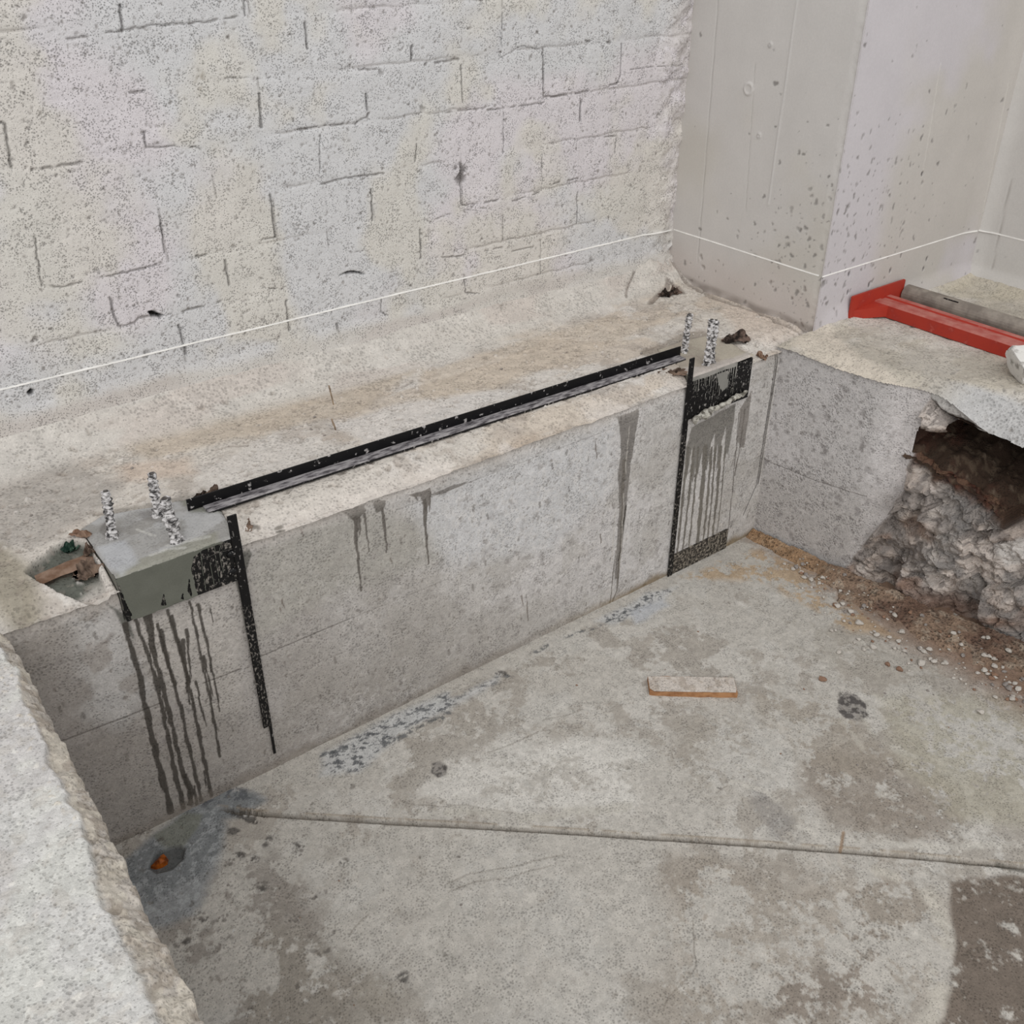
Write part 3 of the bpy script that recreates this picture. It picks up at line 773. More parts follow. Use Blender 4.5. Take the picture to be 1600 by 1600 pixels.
# ------------------------------------------------------------------ upper slab on the right: top, chipped face and underside
def sx(y): return np.where(y > 1.87, gx(y), 3.47 + .01 * np.sin(y * 9))
l = Surf((0, 0, LEDGE), (1, 0, 0), (0, 1, 0), (0, 0, 1), 3.25, XF + .02, 0.30, 2.46, 0.005, (193, 187, 178))
l.warp(.03, 6)
n1 = fbm(l.U, l.V * 2, 2.6, 5, 5)
l.mix(ss(.45, .58, n1), (182, 174, 160), .8)
l.mix(ss(.50, .62, fbm(l.U, l.V, 5, 5, 6)), (168, 161, 150), .6)
l.mix(l.poly(l.P([(1230, 535), (1280, 500), (1350, 560), (1430, 600), (1400, 610), (1300, 570)]), .03), (204, 194, 180), .8)
l.mix(l.poly(l.P([(1420, 440), (1530, 420), (1600, 430), (1600, 470), (1500, 465)]), .03), (184, 176, 158), .6)
exx = np.where(l.V > 1.87, 3.282 + (2.443 - l.V) * .16, 3.455 + .012 * np.sin(l.V * 9) + .012 * (fbm(l.U * 0, l.V, 14, 3, 6) - .5))
bk = ss(1.70, 1.87, l.V); exx = (3.282 + (2.443 - l.V) * .16 + .045 * (1 - ss(1.86, 2.02, l.V)) ** 1.5) * bk + (3.462 + .012 * (fbm(l.U * 0, l.V, 14, 3, 6) - .5)) * (1 - bk)
dd = l.U - exx
l.H += .008 * (fbm(l.U, l.V, 9, 4, 55) - .5) * ss(0, .06, dd) + .005 * (fbm(l.U, l.V, 30, 3, 56) - .5)
bw_ = .16 * (1 - ss(1.55, 1.86, l.V)) + .10 * ss(1.55, 1.86, l.V)
slope = np.clip(1 - dd / bw_, 0, 1.3)
l.H -= drop(l.V) * slope ** 1.15
l.mix(ss(.05, .35, slope) * (1 - bk), (182, 181, 180), .9)
l.H += .03 * ss(4.5, 4.66, l.U) ** 2 + .02 * ss(2.36, 2.45, l.V) ** 2 * ss(3.5, 3.6, l.U)
l.spots(900, .003, .009, lambda u, v: .9 if (u < 3.64 and v < 1.85) else 0, .003, (122, 118, 116), .7, seed=53)
l.spots(2500, .003, .010, lambda u, v: .8 if u < 3.9 else .3, .004, (138, 132, 126), .55, seed=51)
struct(l.build('floor_slab', M_LEDGE, l.U > exx - .014))
del l
f_ = Surf((3.468, 0, 0), (0, 1, 0), (0, 0, 1), (-1, 0, 0), 0.30, 1.885, 0.790, 0.915, 0.004, (188, 184, 180))
f_.H += .006 * (fbm(f_.U, f_.V, 12, 4, 3) - .5)
f_.mix(ss(.45, .6, fbm(f_.U, f_.V, 6, 4, 5)), (180, 178, 174), .6)
f_.spots(1200, .003, .009, .9, .003, (128, 122, 120), .65, seed=52)
low = .812 + .020 * (fbm(f_.U, f_.V * 0, 14, 4, 7) - .5) * 2 + .055 * ss(1.72, 1.86, f_.U)
f_.H += .040 * ss(1.70, 1.87, f_.U); ft = LEDGE - drop(f_.U) - .002; f_.V = .79 + (f_.V - .79) / .125 * (ft - .79); f_.V = np.maximum(f_.V, np.minimum(low, ft - .004)); f_.H -= .03 * (1 - ss(0, .03, f_.V - low)) 
struct(f_.build('trim_1', M_PITWALL))
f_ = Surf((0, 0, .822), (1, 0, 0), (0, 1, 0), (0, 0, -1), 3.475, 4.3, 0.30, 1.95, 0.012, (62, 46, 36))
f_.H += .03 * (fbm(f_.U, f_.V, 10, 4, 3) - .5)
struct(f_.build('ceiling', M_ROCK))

# ------------------------------------------------------------------ pit floor
FC = (181, 176, 168)
f = Surf((0, 0, 0), (1, 0, 0), (0, 1, 0), (0, 0, 1), -0.02, 3.62, -0.30, 2.455, 0.0038, FC)
f.warp(.035, 5)
n1 = fbm(f.U, f.V, 2.1, 5, 5); n2 = fbm(f.U, f.V, 5, 5, 15); n3 = fbm(f.U, f.V, 15, 4, 25); n4 = fbm(f.U, f.V, 62, 4, 35, .65)
f.mix(ss(.48, .54, n1 * .8 + n3 * .2), (186, 182, 175), .85)
f.mix(ss(.50, .56, n2 * .75 + n4 * .25), (152, 144, 134), .6)
f.mix(ss(.52, .57, n3 * .7 + n4 * .3) * ss(.42, .55, n2), (200, 196, 189), .6)
JOINT = f.P([(345, 1261), (400, 1268), (600, 1281), (700, 1286), (900, 1297), (1094, 1310), (1319, 1326), (1500, 1342), (1600, 1352), (1900, 1385)])
# pale laitance, brown-grey bare patches, ochre dust: shapes read from the floor
B = (138, 128, 117); G_ = (140, 137, 131); P_ = (188, 184, 176)
for pts, col, a, fe in [
    ([(1040, 1335), (1380, 1345), (1490, 1400), (1470, 1560), (1400, 1650), (1080, 1640), (1000, 1480)], (156, 147, 136), .75, .12),
    ([(1480, 1370), (1600, 1365), (1700, 1400), (1700, 1700), (1440, 1640), (1478, 1520), (1478, 1430)], (112, 101, 91), .97, .015),
    ([(1250, 1170), (1400, 1180), (1500, 1230), (1520, 1290), (1420, 1310), (1300, 1290), (1250, 1240)], B, .75, .04),
    ([(1180, 1080), (1290, 1090), (1400, 1180), (1330, 1220), (1250, 1180), (1190, 1130)], (152, 143, 131), .7, .04),
    ([(1340, 1440), (1400, 1470), (1380, 1560), (1290, 1590), (1200, 1580), (1230, 1520), (1310, 1500)], (132, 122, 112), .8, .03),
    ([(1390, 1360), (1460, 1390), (1470, 1450), (1420, 1500), (1340, 1450), (1330, 1390)], (150, 141, 130), .7, .03),
    ([(1180, 1225), (1240, 1280), (1260, 1312), (1200, 1310), (1170, 1260)], (140, 136, 132), .6, .02),
    ([(1050, 1330), (1170, 1340), (1170, 1420), (1110, 1440), (1040, 1380)], (152, 143, 132), .6, .03),
    ([(700, 1190), (900, 1150), (1000, 1180), (1000, 1260), (800, 1270), (640, 1240)], (205, 201, 194), .85, .06),
    ([(500, 1320), (800, 1320), (1000, 1360), (1050, 1480), (900, 1600), (640, 1560), (500, 1430)], (186, 181, 173), .8, .08),
    ([(250, 1400), (430, 1330), (500, 1430), (560, 1600), (300, 1660), (240, 1500)], (140, 133, 125), .8, .06),
    ([(380, 1440), (520, 1470), (640, 1560), (560, 1640), (380, 1600)], (148, 141, 130), .6, .05),
    ([(1040, 1130), (1160, 1110), (1200, 1200), (1120, 1260), (1050, 1220)], (158, 151, 141), .7, .05),
    ([(1060, 900), (1190, 855), (1280, 905), (1400, 1000), (1330, 990), (1200, 910), (1100, 905)], (176, 152, 122), .8, .03),
    ([(1380, 1090), (1600, 1080), (1700, 1300), (1500, 1280), (1400, 1200)], (168, 162, 146), .7, .05),
    ([(1180, 930), (1380, 1010), (1520, 1060), (1380, 1080), (1240, 1010)], (164, 158, 148), .6, .04)]:
    m_ = f.poly(f.P(pts), fe)
    brk = ss(.43, .50, n2 * .35 + n3 * .35 + n4 * .3) if fe > .016 else ss(.30, .42, n3 * .6 + n4 * .4)
    f.mix(m_ * brk, col, a)
for pts, hw, col, a in [
    ([(1375, 1355), (1440, 1375), (1462, 1420), (1465, 1490), (1458, 1550), (1430, 1600)], .022, (186, 180, 169), .85),
    ([(1150, 1225), (1200, 1240), (1250, 1290), (1320, 1312), (1450, 1316), (1600, 1322)], .012, (190, 185, 176), .85),
    ([(1180, 1115), (1215, 1135), (1230, 1150)], .010, (184, 178, 169), .7),
    ([(1305, 1080), (1370, 1150), (1440, 1190)], .010, (182, 177, 166), .5), ([(1350, 1070), (1430, 1130), (1510, 1150)], .008, (184, 179, 168), .5),
    ([(1310, 1120), (1350, 1170), (1400, 1210)], .010, (182, 176, 165), .5), ([(700, 1272), (850, 1275), (980, 1255)], .02, (184, 179, 169), .7),
    ([(470, 1400), (600, 1395), (640, 1430)], .006, (180, 175, 168), .4)]:
    f.mix(f.line(f.P(pts), hw, hw * 1.3) * ss(.35, .5, n3), col, a)
# pale scum line along the foot of the wall with dark flecks
sc_ = f.line(f.P([(300, 1262), (440, 1200), (700, 1075), (900, 975), (1045, 905)]), .035, .02)
f.mix(sc_, (182, 177, 169), .8)
# wall foot fillet
for pts in [[(505, 1170), (560, 1145), (700, 1080), (705, 1100), (620, 1150), (560, 1200), (500, 1210)], [(930, 965), (1010, 925), (1060, 915), (1040, 935), (960, 975)],
            [(620, 1130), (720, 1085), (780, 1050), (770, 1065), (700, 1110), (640, 1140)]]:
    m_ = f.poly(f.P(pts), .02); f.mix(m_, (188, 188, 187), .8)
    n5 = fbm(f.U * .6 + f.V * .4, f.V, 105, 3, 37, .7); f.mix(m_ * ss(.52, .60, n4 * .4 + n5 * .6), (78, 80, 83), .85)
for pts, hw in [([(880, 1003), (930, 978), (1000, 940)], .007), ([(600, 1160), (650, 1140), (700, 1115)], .010), ([(775, 1050), (795, 1056)], .012), ([(830, 1020), (860, 1010)], .008), ([(500, 1175), (545, 1160)], .010)]:
    m_ = f.line(f.P(pts), hw, .01); f.mix(m_ * ss(.42, .52, n4), (92, 94, 95), .8)
f.mix(f.poly(f.P([(985, 950), (1040, 935), (1050, 945), (1000, 975)]), .02), (176, 178, 182), .8)
# blue-grey cement wash in the near corner, with a small wet hollow
m_ = f.poly(f.P([(190, 1340), (240, 1300), (330, 1235), (400, 1235), (415, 1255), (352, 1285), (350, 1340), (335, 1370), (300, 1420), (225, 1450), (195, 1400)]), .02)
f.mix(m_, (142, 144, 145), .9); f.mix(m_ * ss(.5, .62, n2), (116, 119, 120), .7); f.mix(m_ * ss(.55, .6, n4), (174, 176, 176), .5)
f.mix(f.poly(f.P([(240, 1300), (290, 1270), (320, 1275), (300, 1320), (262, 1322)]), .01), (122, 123, 112), .8)
m_ = f.poly(f.P([(238, 1352), (248, 1325), (290, 1318), (300, 1325), (292, 1345), (275, 1362), (250, 1364)]), .006)
f.H -= .012 * m_; f.mix(m_, (84, 85, 84), .9); f.G = np.maximum(f.G, m_)
f.spots(900, .002, .006, lambda u, v: float((u - .52) ** 2 + (v - 2.02) ** 2 < .01), -.001, (184, 186, 186), .8, seed=60)
m_ = f.poly(f.P([(300, 1258), (340, 1232), (392, 1232), (398, 1250), (330, 1268)]), .012) * ss(.46, .54, n4); f.mix(m_, (78, 80, 84), .8)
m_ = f.poly(f.P([(350, 1270), (395, 1266), (412, 1282), (400, 1290), (370, 1280)]), .006) * ss(.44, .52, n4); f.mix(m_, (74, 70, 66), .85); f.H -= .006 * m_
# dark soot blots, droplets and paw marks
for p, rr in [((1325, 1100), .042), ((1310, 1088), .028), ((683, 1196), .022), ((680, 1190), .014), ((360, 1300), .020), ((416, 1314), .018), ((405, 1386), .018), ((352, 1437), .014), ((312, 1436), .012), ((292, 1468), .014), ((632, 1530), .020), ((470, 1320), .012), ((780, 1048), .02), ((1128, 1238), .01), ((395, 1340), .018), ((372, 1340), .016), ((535, 1340), .02)]:
    u_, v_ = f.px(p); d_ = np.hypot(f.WU - u_ + .03 * (n3 - .5), f.WV - v_ + .03 * (n2 - .5))
    f.mix((1 - ss(rr * .6, rr * 1.2, d_)) * ss(.34, .50, n4), (84, 80, 76), .85)
for pts in [[(1298, 1092), (1312, 1080), (1335, 1085), (1350, 1098), (1352, 1115), (1335, 1122), (1315, 1118), (1300, 1106)], [(670, 1188), (684, 1184), (696, 1194), (694, 1206), (680, 1209), (670, 1200)]]:
    m_ = f.poly(f.P(pts), .005); f.mix(m_, (128, 123, 118), .7); f.mix(m_ * ss(.44, .54, n4), (76, 72, 70), .85)
def near(p, r):
    u_, v_ = f.px(p); return lambda u, v: max(0, 1 - math.hypot(u - u_, v - v_) / r)
f.spots(2300, .0035, .011, near((420, 1430), .75), .001, (92, 86, 80), .75, seed=61)
f.spots(700, .004, .012, near((480, 1300), .4), .001, (104, 98, 92), .7, seed=62)
f.spots(1600, .003, .009, .6, .0015, (128, 120, 110), .55, seed=63)
f.spots(3200, .003, .010, lambda u, v: max(0, .9 - math.hypot(u - 2.2, v - .9) / 1.1), -.0005, (192, 187, 178), .6, seed=64)
for p in [(350, 1437), (405, 1386), (462, 1437), (313, 1434), (470, 1325), (360, 1350)]:     # paw prints
    u_, v_ = f.px(p)
    for du_, dv_, rr in [(0, 0, .009), (.014, .010, .005), (.004, .017, .005), (-.008, .015, .005), (-.016, .007, .005)]:
        f.mix(1 - ss(rr * .6, rr * 1.1, np.hypot(f.U - u_ - du_, f.V - v_ - dv_)), (92, 86, 80), .65)
# trowel scratches
for pts in [[(700, 1378), (760, 1362), (880, 1332)], [(700, 1392), (800, 1368), (862, 1348)], [(548, 1460), (572, 1428)], [(1040, 1560), (1080, 1490), (1080, 1430)], [(620, 1250), (700, 1262), (800, 1265)], [(1118, 1245), (1140, 1232)], [(845, 1130), (900, 1108)], [(860, 1140), (760, 1180)]]:
    m_ = f.line(f.P(pts), .0022, .003); f.H -= .0015 * m_; f.mix(m_, (122, 114, 104), .5)
f.H += .006 * (n1 - .5) + .004 * (n2 - .5) + .0022 * (n3 - .5) + .001 * (n4 - .5)
# joint between the two casts; the nearer one lies a finger lower
jm = np.array(JOINT); jy = np.interp(f.U, jm[::1, 0], jm[::1, 1]) + .003 * (fbm(f.U, f.V * 0, 9, 3, 77) - .5)
dj = f.V - jy
act = ss(.60, .66, f.U)
f.H -= .011 * (1 - ss(-.004, .008, dj)) * act
m_ = (1 - ss(.003, .0075, np.abs(dj + .005))) * act
f.H -= .008 * m_; f.mix(m_, (96, 88, 78), .85)
m_ = (1 - ss(.002, .007, np.abs(dj - .010))) * act; f.mix(m_ * ss(.4, .5, n3), (140, 128, 112), .75)
m_ = f.line(f.P([(1318, 1300), (1314, 1325)]), .005, .004, warped=False); f.mix(m_, (140, 116, 92), .8); f.H -= .003 * m_
m_ = f.line(f.P([(1560, 1350), (1600, 1358)]), .008, .01, warped=False); f.mix(m_, (70, 66, 56), .7)
# earth washed against the right side
mound = ss(0, .26, f.U - (3.02 + .05 * (n2 - .5) + .10 * ss(1.6, 2.3, f.V)) + .0 * f.V)
f.mix(mound * ss(.35, .5, n3 + .3 * mound), (122, 92, 70), .85)
f.H += .004 * fbm(f.U, f.V, 30, 3, 5) * mound
FLOOR_H = f.H.copy(); FG = (f.U[0], f.V[:, 0])
struct(f.build('floor', M_FLOOR))
del f


def floor_h(x, y):
    i = int(np.argmin(abs(FG[0] - x))); j = int(np.argmin(abs(FG[1] - y)))
    return float(FLOOR_H[j, i])


# ------------------------------------------------------------------ near slab and its broken edge
t = Surf((0, 0, LEDGE), (1, 0, 0), (0, 1, 0), (0, 0, 1), -0.75, 0.212, -0.45, 2.44, 0.0032, (205, 203, 199))
t.warp(.01, 12)
n1 = fbm(t.U, t.V, 4, 4, 5); n2 = fbm(t.U, t.V, 30, 4, 6)
t.mix(ss(.45, .58, n1), (198, 194, 191), .8)
t.mix(ss(.52, .64, fbm(t.U, t.V, 7, 4, 8)), (207, 206, 199), .7)
t.mix(ss(.56, .66, n2), (188, 182, 174), .45)
t.H += .0022 * (n2 - .5) + .003 * (n1 - .5) + .0015 * (fbm(t.U, t.V, 90, 2, 9) - .5)
t.spots(5000, .002, .0055, .8, .0018, (166, 160, 152), .6, seed=71)
t.spots(2600, .003, .009, lambda u, v: .9 if v < 1.3 else .3, -.001, (222, 218, 210), .7, seed=73)
ex = .112 + .055 * ss(.9, 2.2, t.V) + .016 * (fbm(t.U * 0, t.V, 12, 4, 19) - .5) * 2 + .024 * (fbm(t.U * 0, t.V, 5, 3, 11) - .5) * 2 + .014 * (fbm(t.U * 0, t.V, 22, 3, 12) - .5) * 2
q = np.clip((t.U - ex + .004 * (n2 - .5)) / np.maximum(.205 - ex, .02), 0, 1)
t.H -= .012 * ss(0, .12, q) + .05 * q ** 1.6 + .62 * ss(.80, 1.0, q) ** 2
t.H += ss(0, .1, q) * (1 - ss(.85, 1, q)) * (.030 * (fbm(t.U, t.V, 24, 4, 13) - .5) + .016 * (fbm(t.U, t.V, 70, 3, 23) - .5))
t.DU += ss(.4, .8, q) * .020 * (fbm(t.U * .3, t.V, 45, 3, 24) - .5)
t.DU -= .05 * ss(.84, 1.0, q)
t.mix(ss(0, .2, q), (186, 176, 164), .75); t.mix(ss(0, .2, q) * ss(.48, .58, fbm(t.U, t.V, 55, 3, 25)), (150, 138, 124), .6)
t.mix(ss(0, .3, q) * ss(.5, .6, fbm(t.U, t.V, 18, 3, 14)), (208, 200, 186), .7)
t.spots(2600, .003, .010, lambda u, v: .95 if u > .12 else 0, -.004, (206, 196, 180), .7, seed=72)
struct(t.build('floor_near_slab', M_TERR))
del t
w = Surf((0.17, 0, 0), (0, 1, 0), (0, 0, 1), (1, 0, 0), -0.40, 2.45, -0.02, 0.86, 0.012, (160, 152, 145))
w.H += .01 * (fbm(w.U, w.V, 6, 4, 3) - .5)
struct(w.build('wall_pit_left', M_PITWALL))

# ================================================================== materials of the objects
M_STEEL = two_tone('black_coated_steel', (12, 11, 12), (140, 136, 132), 95, .60, .66, rough=.42, bump=.4, stretch=(1, 1, .6))
M_STEELB = two_tone('speckled_coated_steel', (14, 13, 13), (138, 132, 125), 130, .53, .66, rough=.5, bump=.5, stretch=(1, 1, .6))
M_STEELC = two_tone('bar_black', (9, 8, 10), (160, 156, 154), 42, .62, .66, rough=.38, bump=.3, stretch=(1.0, 1, 1), detail=6)
M_FLANGE = two_tone('bar_silver_dust', (62, 58, 60), (158, 154, 154), 40, .36, .60, rough=.55, bump=.4, stretch=(.6, 2, 1), detail=6, c3=(120, 116, 118))
M_GROUT = surf_mat('wet_grout', grain=190, grain_amt=.06, bump=.15, lump=20, lump_amt=.06, rough=.6)
M_PAD = surf_mat('pad_concrete', grain=160, grain_amt=.08, bump=.35, pore=120, pore_amt=.15, lump=22, lump_amt=.08, rough=.75)
M_TAPE = two_tone('silver_tape', (48, 46, 46), (206, 203, 202), 75, .38, .54, rough=.34, bump=1.0, stretch=(.8, .8, 1.2), c3=(128, 125, 124), dist=.006, detail=5)
M_ROD = two_tone('rod_steel', (52, 48, 46), (120, 116, 112), 60, .4, .6, rough=.5, metal=.6)
M_PAPER = two_tone('brown_paper', (150, 118, 96), (186, 158, 138), 22, .40, .62, rough=.85, bump=.5, dist=.004)
M_RAG = two_tone('dirty_paper', (92, 76, 66), (176, 152, 134), 26, .38, .62, rough=.9, bump=.7, dist=.004)
M_RAGD = two_tone('dark_rag', (52, 44, 40), (150, 128, 116), 30, .42, .62, rough=.85, bump=.7, dist=.004)
M_GREEN = two_tone('green_plastic', (30, 62, 50), (96, 122, 104), 40, .42, .66, rough=.4, bump=.4)
M_BEAD = two_tone('grout_bead', (92, 88, 80), (186, 182, 172), 45, .40, .58, rough=.7, bump=.7, dist=.004)
M_RED = two_tone('red_paint', (166, 54, 40), (182, 92, 80), 16, .50, .72, rough=.45, bump=.08, c3=(158, 52, 42), detail=6)
M_REDTOP = two_tone('dusty_red_paint', (158, 68, 60), (180, 118, 108), 14, .30, .66, rough=.6, bump=.1, detail=6)
M_TUBE = two_tone('grey_tube', (118, 110, 102), (146, 138, 128), 12, .4, .6, rough=.7, bump=.15)
M_CHUNK = two_tone('white_concrete', (150, 146, 140), (214, 211, 206), 26, .36, .50, rough=.9, bump=.8, dist=.005)
M_BRICKT = two_tone('dusty_brick_top', (160, 148, 138), (204, 196, 188), 34, .36, .56, rough=.9, bump=.6)
M_BRICK = two_tone('brown_brick', (140, 98, 66), (174, 130, 92), 30, .36, .62, rough=.85, bump=.4)
M_AMBER = two_tone('amber_shard', (78, 36, 14), (164, 86, 26), 30, .38, .60, rough=.28, bump=.3)
M_ST1 = two_tone('pale_stone', (164, 156, 146), (204, 198, 190), 40, .36, .6, rough=.9, bump=.4)
M_ST2 = two_tone('grey_stone', (112, 106, 102), (160, 152, 146), 40, .36, .6, rough=.9, bump=.4)
M_ST3 = two_tone('brown_stone', (112, 84, 68), (156, 126, 106), 40, .36, .6, rough=.9, bump=.4)
M_SOIL = surf_mat('loose_soil', grain=120, grain_amt=.4, bump=.9, pore=70, pore_amt=.3, lump=40, lump_amt=.25, bdist=.008)
M_LINE = two_tone('white_line', (236, 234, 230), (250, 248, 244), 20, .4, .6, rough=.7, bump=.05)  # near-white colour of the thin raised level line
M_TWIG = two_tone('dry_straw', (120, 104, 88), (160, 142, 122), 40, .4, .6, rough=.9)

# ------------------------------------------------------------------ level line round the walls
bm = bmesh.new()


def ribbon(pts, hw=.0027):
    """thin raised stroke following the relief of a wall"""
    prev = None
    for p, n in pts:
        p = Vector(p); n = Vector(n)
        vs = [bm.verts.new(p + Vector((0, 0, hw)) + n * .0012), bm.verts.new(p + Vector((0, 0, -hw)) + n * .0012),
              bm.verts.new(p + Vector((0, 0, -hw)) - n * .004), bm.verts.new(p + Vector((0, 0, hw)) - n * .004)]
        if prev:
            for k in range(4): bm.faces.new((prev[k], prev[(k + 1) % 4], vs[(k + 1) % 4], vs[k]))
        prev = vs


LZ = 1.184


def smooth(a, k=9):
    b = np.array([a[max(0, i - k):i + k + 1].max() for i in range(len(a))])
    return np.convolve(np.pad(b, k, mode='edge'), np.ones(2 * k + 1) / (2 * k + 1), 'valid')


u_, h_ = REL_B; h_ = smooth(h_)
xe = XC - float(REL_S[1][-40:].max())
ribbon([((u_[i], YW - h_[i], LZ + .001), (0, -1, 0)) for i in range(0, len(u_), 5) if u_[i] < xe - .004])
u2, h2 = REL_S; h2 = smooth(h2, 3)
ye = YW - float(h_[u_ < xe][-1])
ribbon([((XC - h2[i], u2[i], LZ), (-1, 0, 0)) for i in range(0, len(u2), 4) if 2.455 < u2[i] < ye + .012])
u3, h3 = REL_F; h3 = smooth(h3, 3)
ribbon([((u3[i], 2.455 - h3[i], LZ), (0, -1, 0)) for i in range(0, len(u3), 4) if u3[i] < XF - .015])
u4, h4 = REL_R; h4 = smooth(h4, 3)
ribbon([((XF - h4[i], u4[i], LZ), (-1, 0, 0)) for i in range(0, len(u4), 3) if u4[i] < 2.44])
tag(link('level_line', bm, M_LINE), 'thin straight white level line running low round block wall and column', 'line')


# ------------------------------------------------------------------ grout pads at both ends of the ledge
def pad(name, outline, ztop, base, label, painter):
    cx = sum(p[0] for p in outline) / len(outline); cy = sum(p[1] for p in outline) / len(outline)
    root = empty(name, (cx, cy, ztop - .12), label, 'concrete pad')
    bm = bmesh.new()
    lo = [bm.verts.new((x, y, ztop - .12)) for x, y in outline]; hi = [bm.verts.new((x, y, ztop - .008)) for x, y in outline]
    bm.faces.new(list(reversed(lo))); bm.faces.new(hi)
    for i in range(len(lo)):
        j = (i + 1) % len(lo); bm.faces.new((lo[i], lo[j], hi[j], hi[i]))
    b_ = link('body', bm, M_GROUTSIDE, root)
    outline = [(x, y - .011 if y < 2.45 else y) for x, y in outline]
    xs = [p[0] for p in outline]; ys = [p[1] for p in outline]
    s = Surf((0, 0, ztop), (1, 0, 0), (0, 1, 0), (0, 0, 1), min(xs) - .01, max(xs) + .01, min(ys) - .003, max(ys) + .01, .0025, base)
    s.warp(.01, 12)
    m_ = s.poly(outline, .012, warped=False)
    s.H += .004 * (fbm(s.U, s.V, 9, 3, 7) - .5) + .002 * (fbm(s.U, s.V, 40, 3, 8) - .5) - .014 * (1 - m_) * ss(2.45, 2.47, s.V) - .006 * (1 - ss(2.434, 2.446, s.V))
    painter(s)
    k = s.poly(outline, .003, warped=False) > .02
    o = s.build('trowelled_top', M_PAD, k)
    o.parent = root; o.matrix_parent_inverse = Matrix.Translation(root.location).inverted()
    return root


M_GROUTSIDE = two_tone('grout_side', (112, 110, 102), (134, 132, 124), 20, .4, .6, rough=.7, bump=.2)


def paint_l(s):
    n = fbm(s.U, s.V, 9, 4, 5)
    s.mix(ss(.45, .58, n), (172, 171, 170), .8); s.mix(ss(.54, .64, fbm(s.U, s.V, 14, 4, 9)), (140, 137, 132), .7)
    s.mix(s.poly(s.P([(200, 880), (340, 830), (345, 846), (182, 904), (190, 880)]), .01), (140, 138, 126), .85)
    s.mix(s.poly(s.P([(150, 855), (195, 845), (215, 880), (190, 900), (165, 880)]), .012), (178, 179, 182), .7)
    s.mix(s.poly(s.P([(215, 800), (270, 790), (262, 815), (225, 812)]), .012), (112, 108, 104), .6)
    s.mix(s.poly(s.P([(155, 830), (170, 812), (185, 838), (165, 842)]), .006), (108, 104, 100), .7)
    s.mix(s.poly(s.P([(275, 780), (310, 775), (345, 800), (300, 802)]), .012), (120, 120, 108), .8)
    for pts in [[(262, 852), (300, 845), (330, 838)], [(235, 868), (260, 858), (290, 855)], [(215, 828), (240, 836)]]:
        s.mix(s.line(s.P(pts), .006, .006), (190, 188, 182), .6)


def paint_r(s):
    n = fbm(s.U, s.V, 9, 4, 5)
    s.mix(ss(.45, .58, n), (160, 150, 138), .8)
    s.mix(s.poly(s.P([(1085, 590), (1060, 575), (1100, 572), (1170, 550), (1176, 562)]), .01), (180, 172, 166), .8)


pad('concrete_pad', PAD_L, .953, (156, 154, 151), 'grey trowelled concrete pad with three wrapped rods at the left end of the ledge', paint_l)
pad('concrete_pad', PAD_R, .944, (170, 162, 148), 'beige concrete pad with wrapped rods at the right end of the ledge near the column', paint_r)


# ------------------------------------------------------------------ anchor rods wrapped in crinkled silver tape
def anchor(base, top, rad, seed, label, group=None, tilt_y=0.0, twin=None):
    root = empty('anchor_rod', base, label, 'anchor bolt', group)
    a = Vector(base); b = Vector(top) + Vector((0, tilt_y, 0))
    ax = (b - a).normalized(); s1 = ax.orthogonal().normalized(); s2 = ax.cross(s1)
    bm = bmesh.new(); sweep(bm, [(rad * .55 * math.cos(i * math.pi / 5), rad * .55 * math.sin(i * math.pi / 5)) for i in range(10)], a - ax * .03, b + ax * .003, s1, s2)
    link('rod', bm, M_ROD, root, smooth=False)
    bm = bmesh.new(); rings = []; nseg, nr = 46, 20; Ln = (b - a).length
    for i in range(nseg + 1):
        q = i / nseg; cc = a + ax * (q * Ln)
        rr = rad * (1 + .10 * math.sin(q * 9 + seed) + (.35 * max(0, 1 - q * 7)))
        ring = []
        for k in range(nr):
            an = 2 * math.pi * k / nr
            d = s1 * math.cos(an) + s2 * math.sin(an)
            sp = math.sin(i * 1.35 + an + seed)                      # spiral edge of the tape
            e = 1 + .16 * sp + .42 * nz(cc * 1.0 + d * rad, 95, seed) + .2 * nz(cc + d * rad, 190, seed + 3)
            if i in (0,): e *= 1.15
            ring.append(bm.verts.new(cc + d * rr * e))
        rings.append(ring)
    for i in range(nseg):
        for k in range(nr): bm.faces.new((rings[i][k], rings[i][(k + 1) % nr], rings[i + 1][(k + 1) % nr], rings[i + 1][k]))
    bm.faces.new(rings[0]); 
    cen = bm.verts.new(b + ax * .001)
    for k in range(nr): bm.faces.new((rings[-1][k], rings[-1][(k + 1) % nr], cen))
    o = link('tape_wrap', bm, M_TAPE, root)
    o['label'] = 'crinkled silver tape'
    return root


anchor((.556, 2.640, .951), (.570, 2.651, 1.097), .0125, 1.0, 'leftmost of the three silver-taped rods on the grey left pad')
anchor((.706, 2.680, .951), (.713, 2.680, 1.092), .0130, 2.3, 'rear one of the three silver-taped rods on left pad, half hidden by another')
anchor((.698, 2.512, .951), (.690, 2.516, 1.094), .0155, 3.7, 'front thick silver-taped rod on left pad, nearest the black plate')
anchor((2.890, 2.625, .943), (2.895, 2.619, 1.108), .0125, 4.9, 'thin silver-taped rod on right pad by the end of the black angle bar')
anchor((2.872, 2.483, .943), (2.866, 2.476, 1.135), .0115, 6.1, 'tall silver-taped rod, left one of the touching pair on the right pad')
anchor((2.905, 2.488, .943), (2.908, 2.492, 1.118), .0120, 7.4, 'silver-taped rod, right one of the touching pair on the right pad')


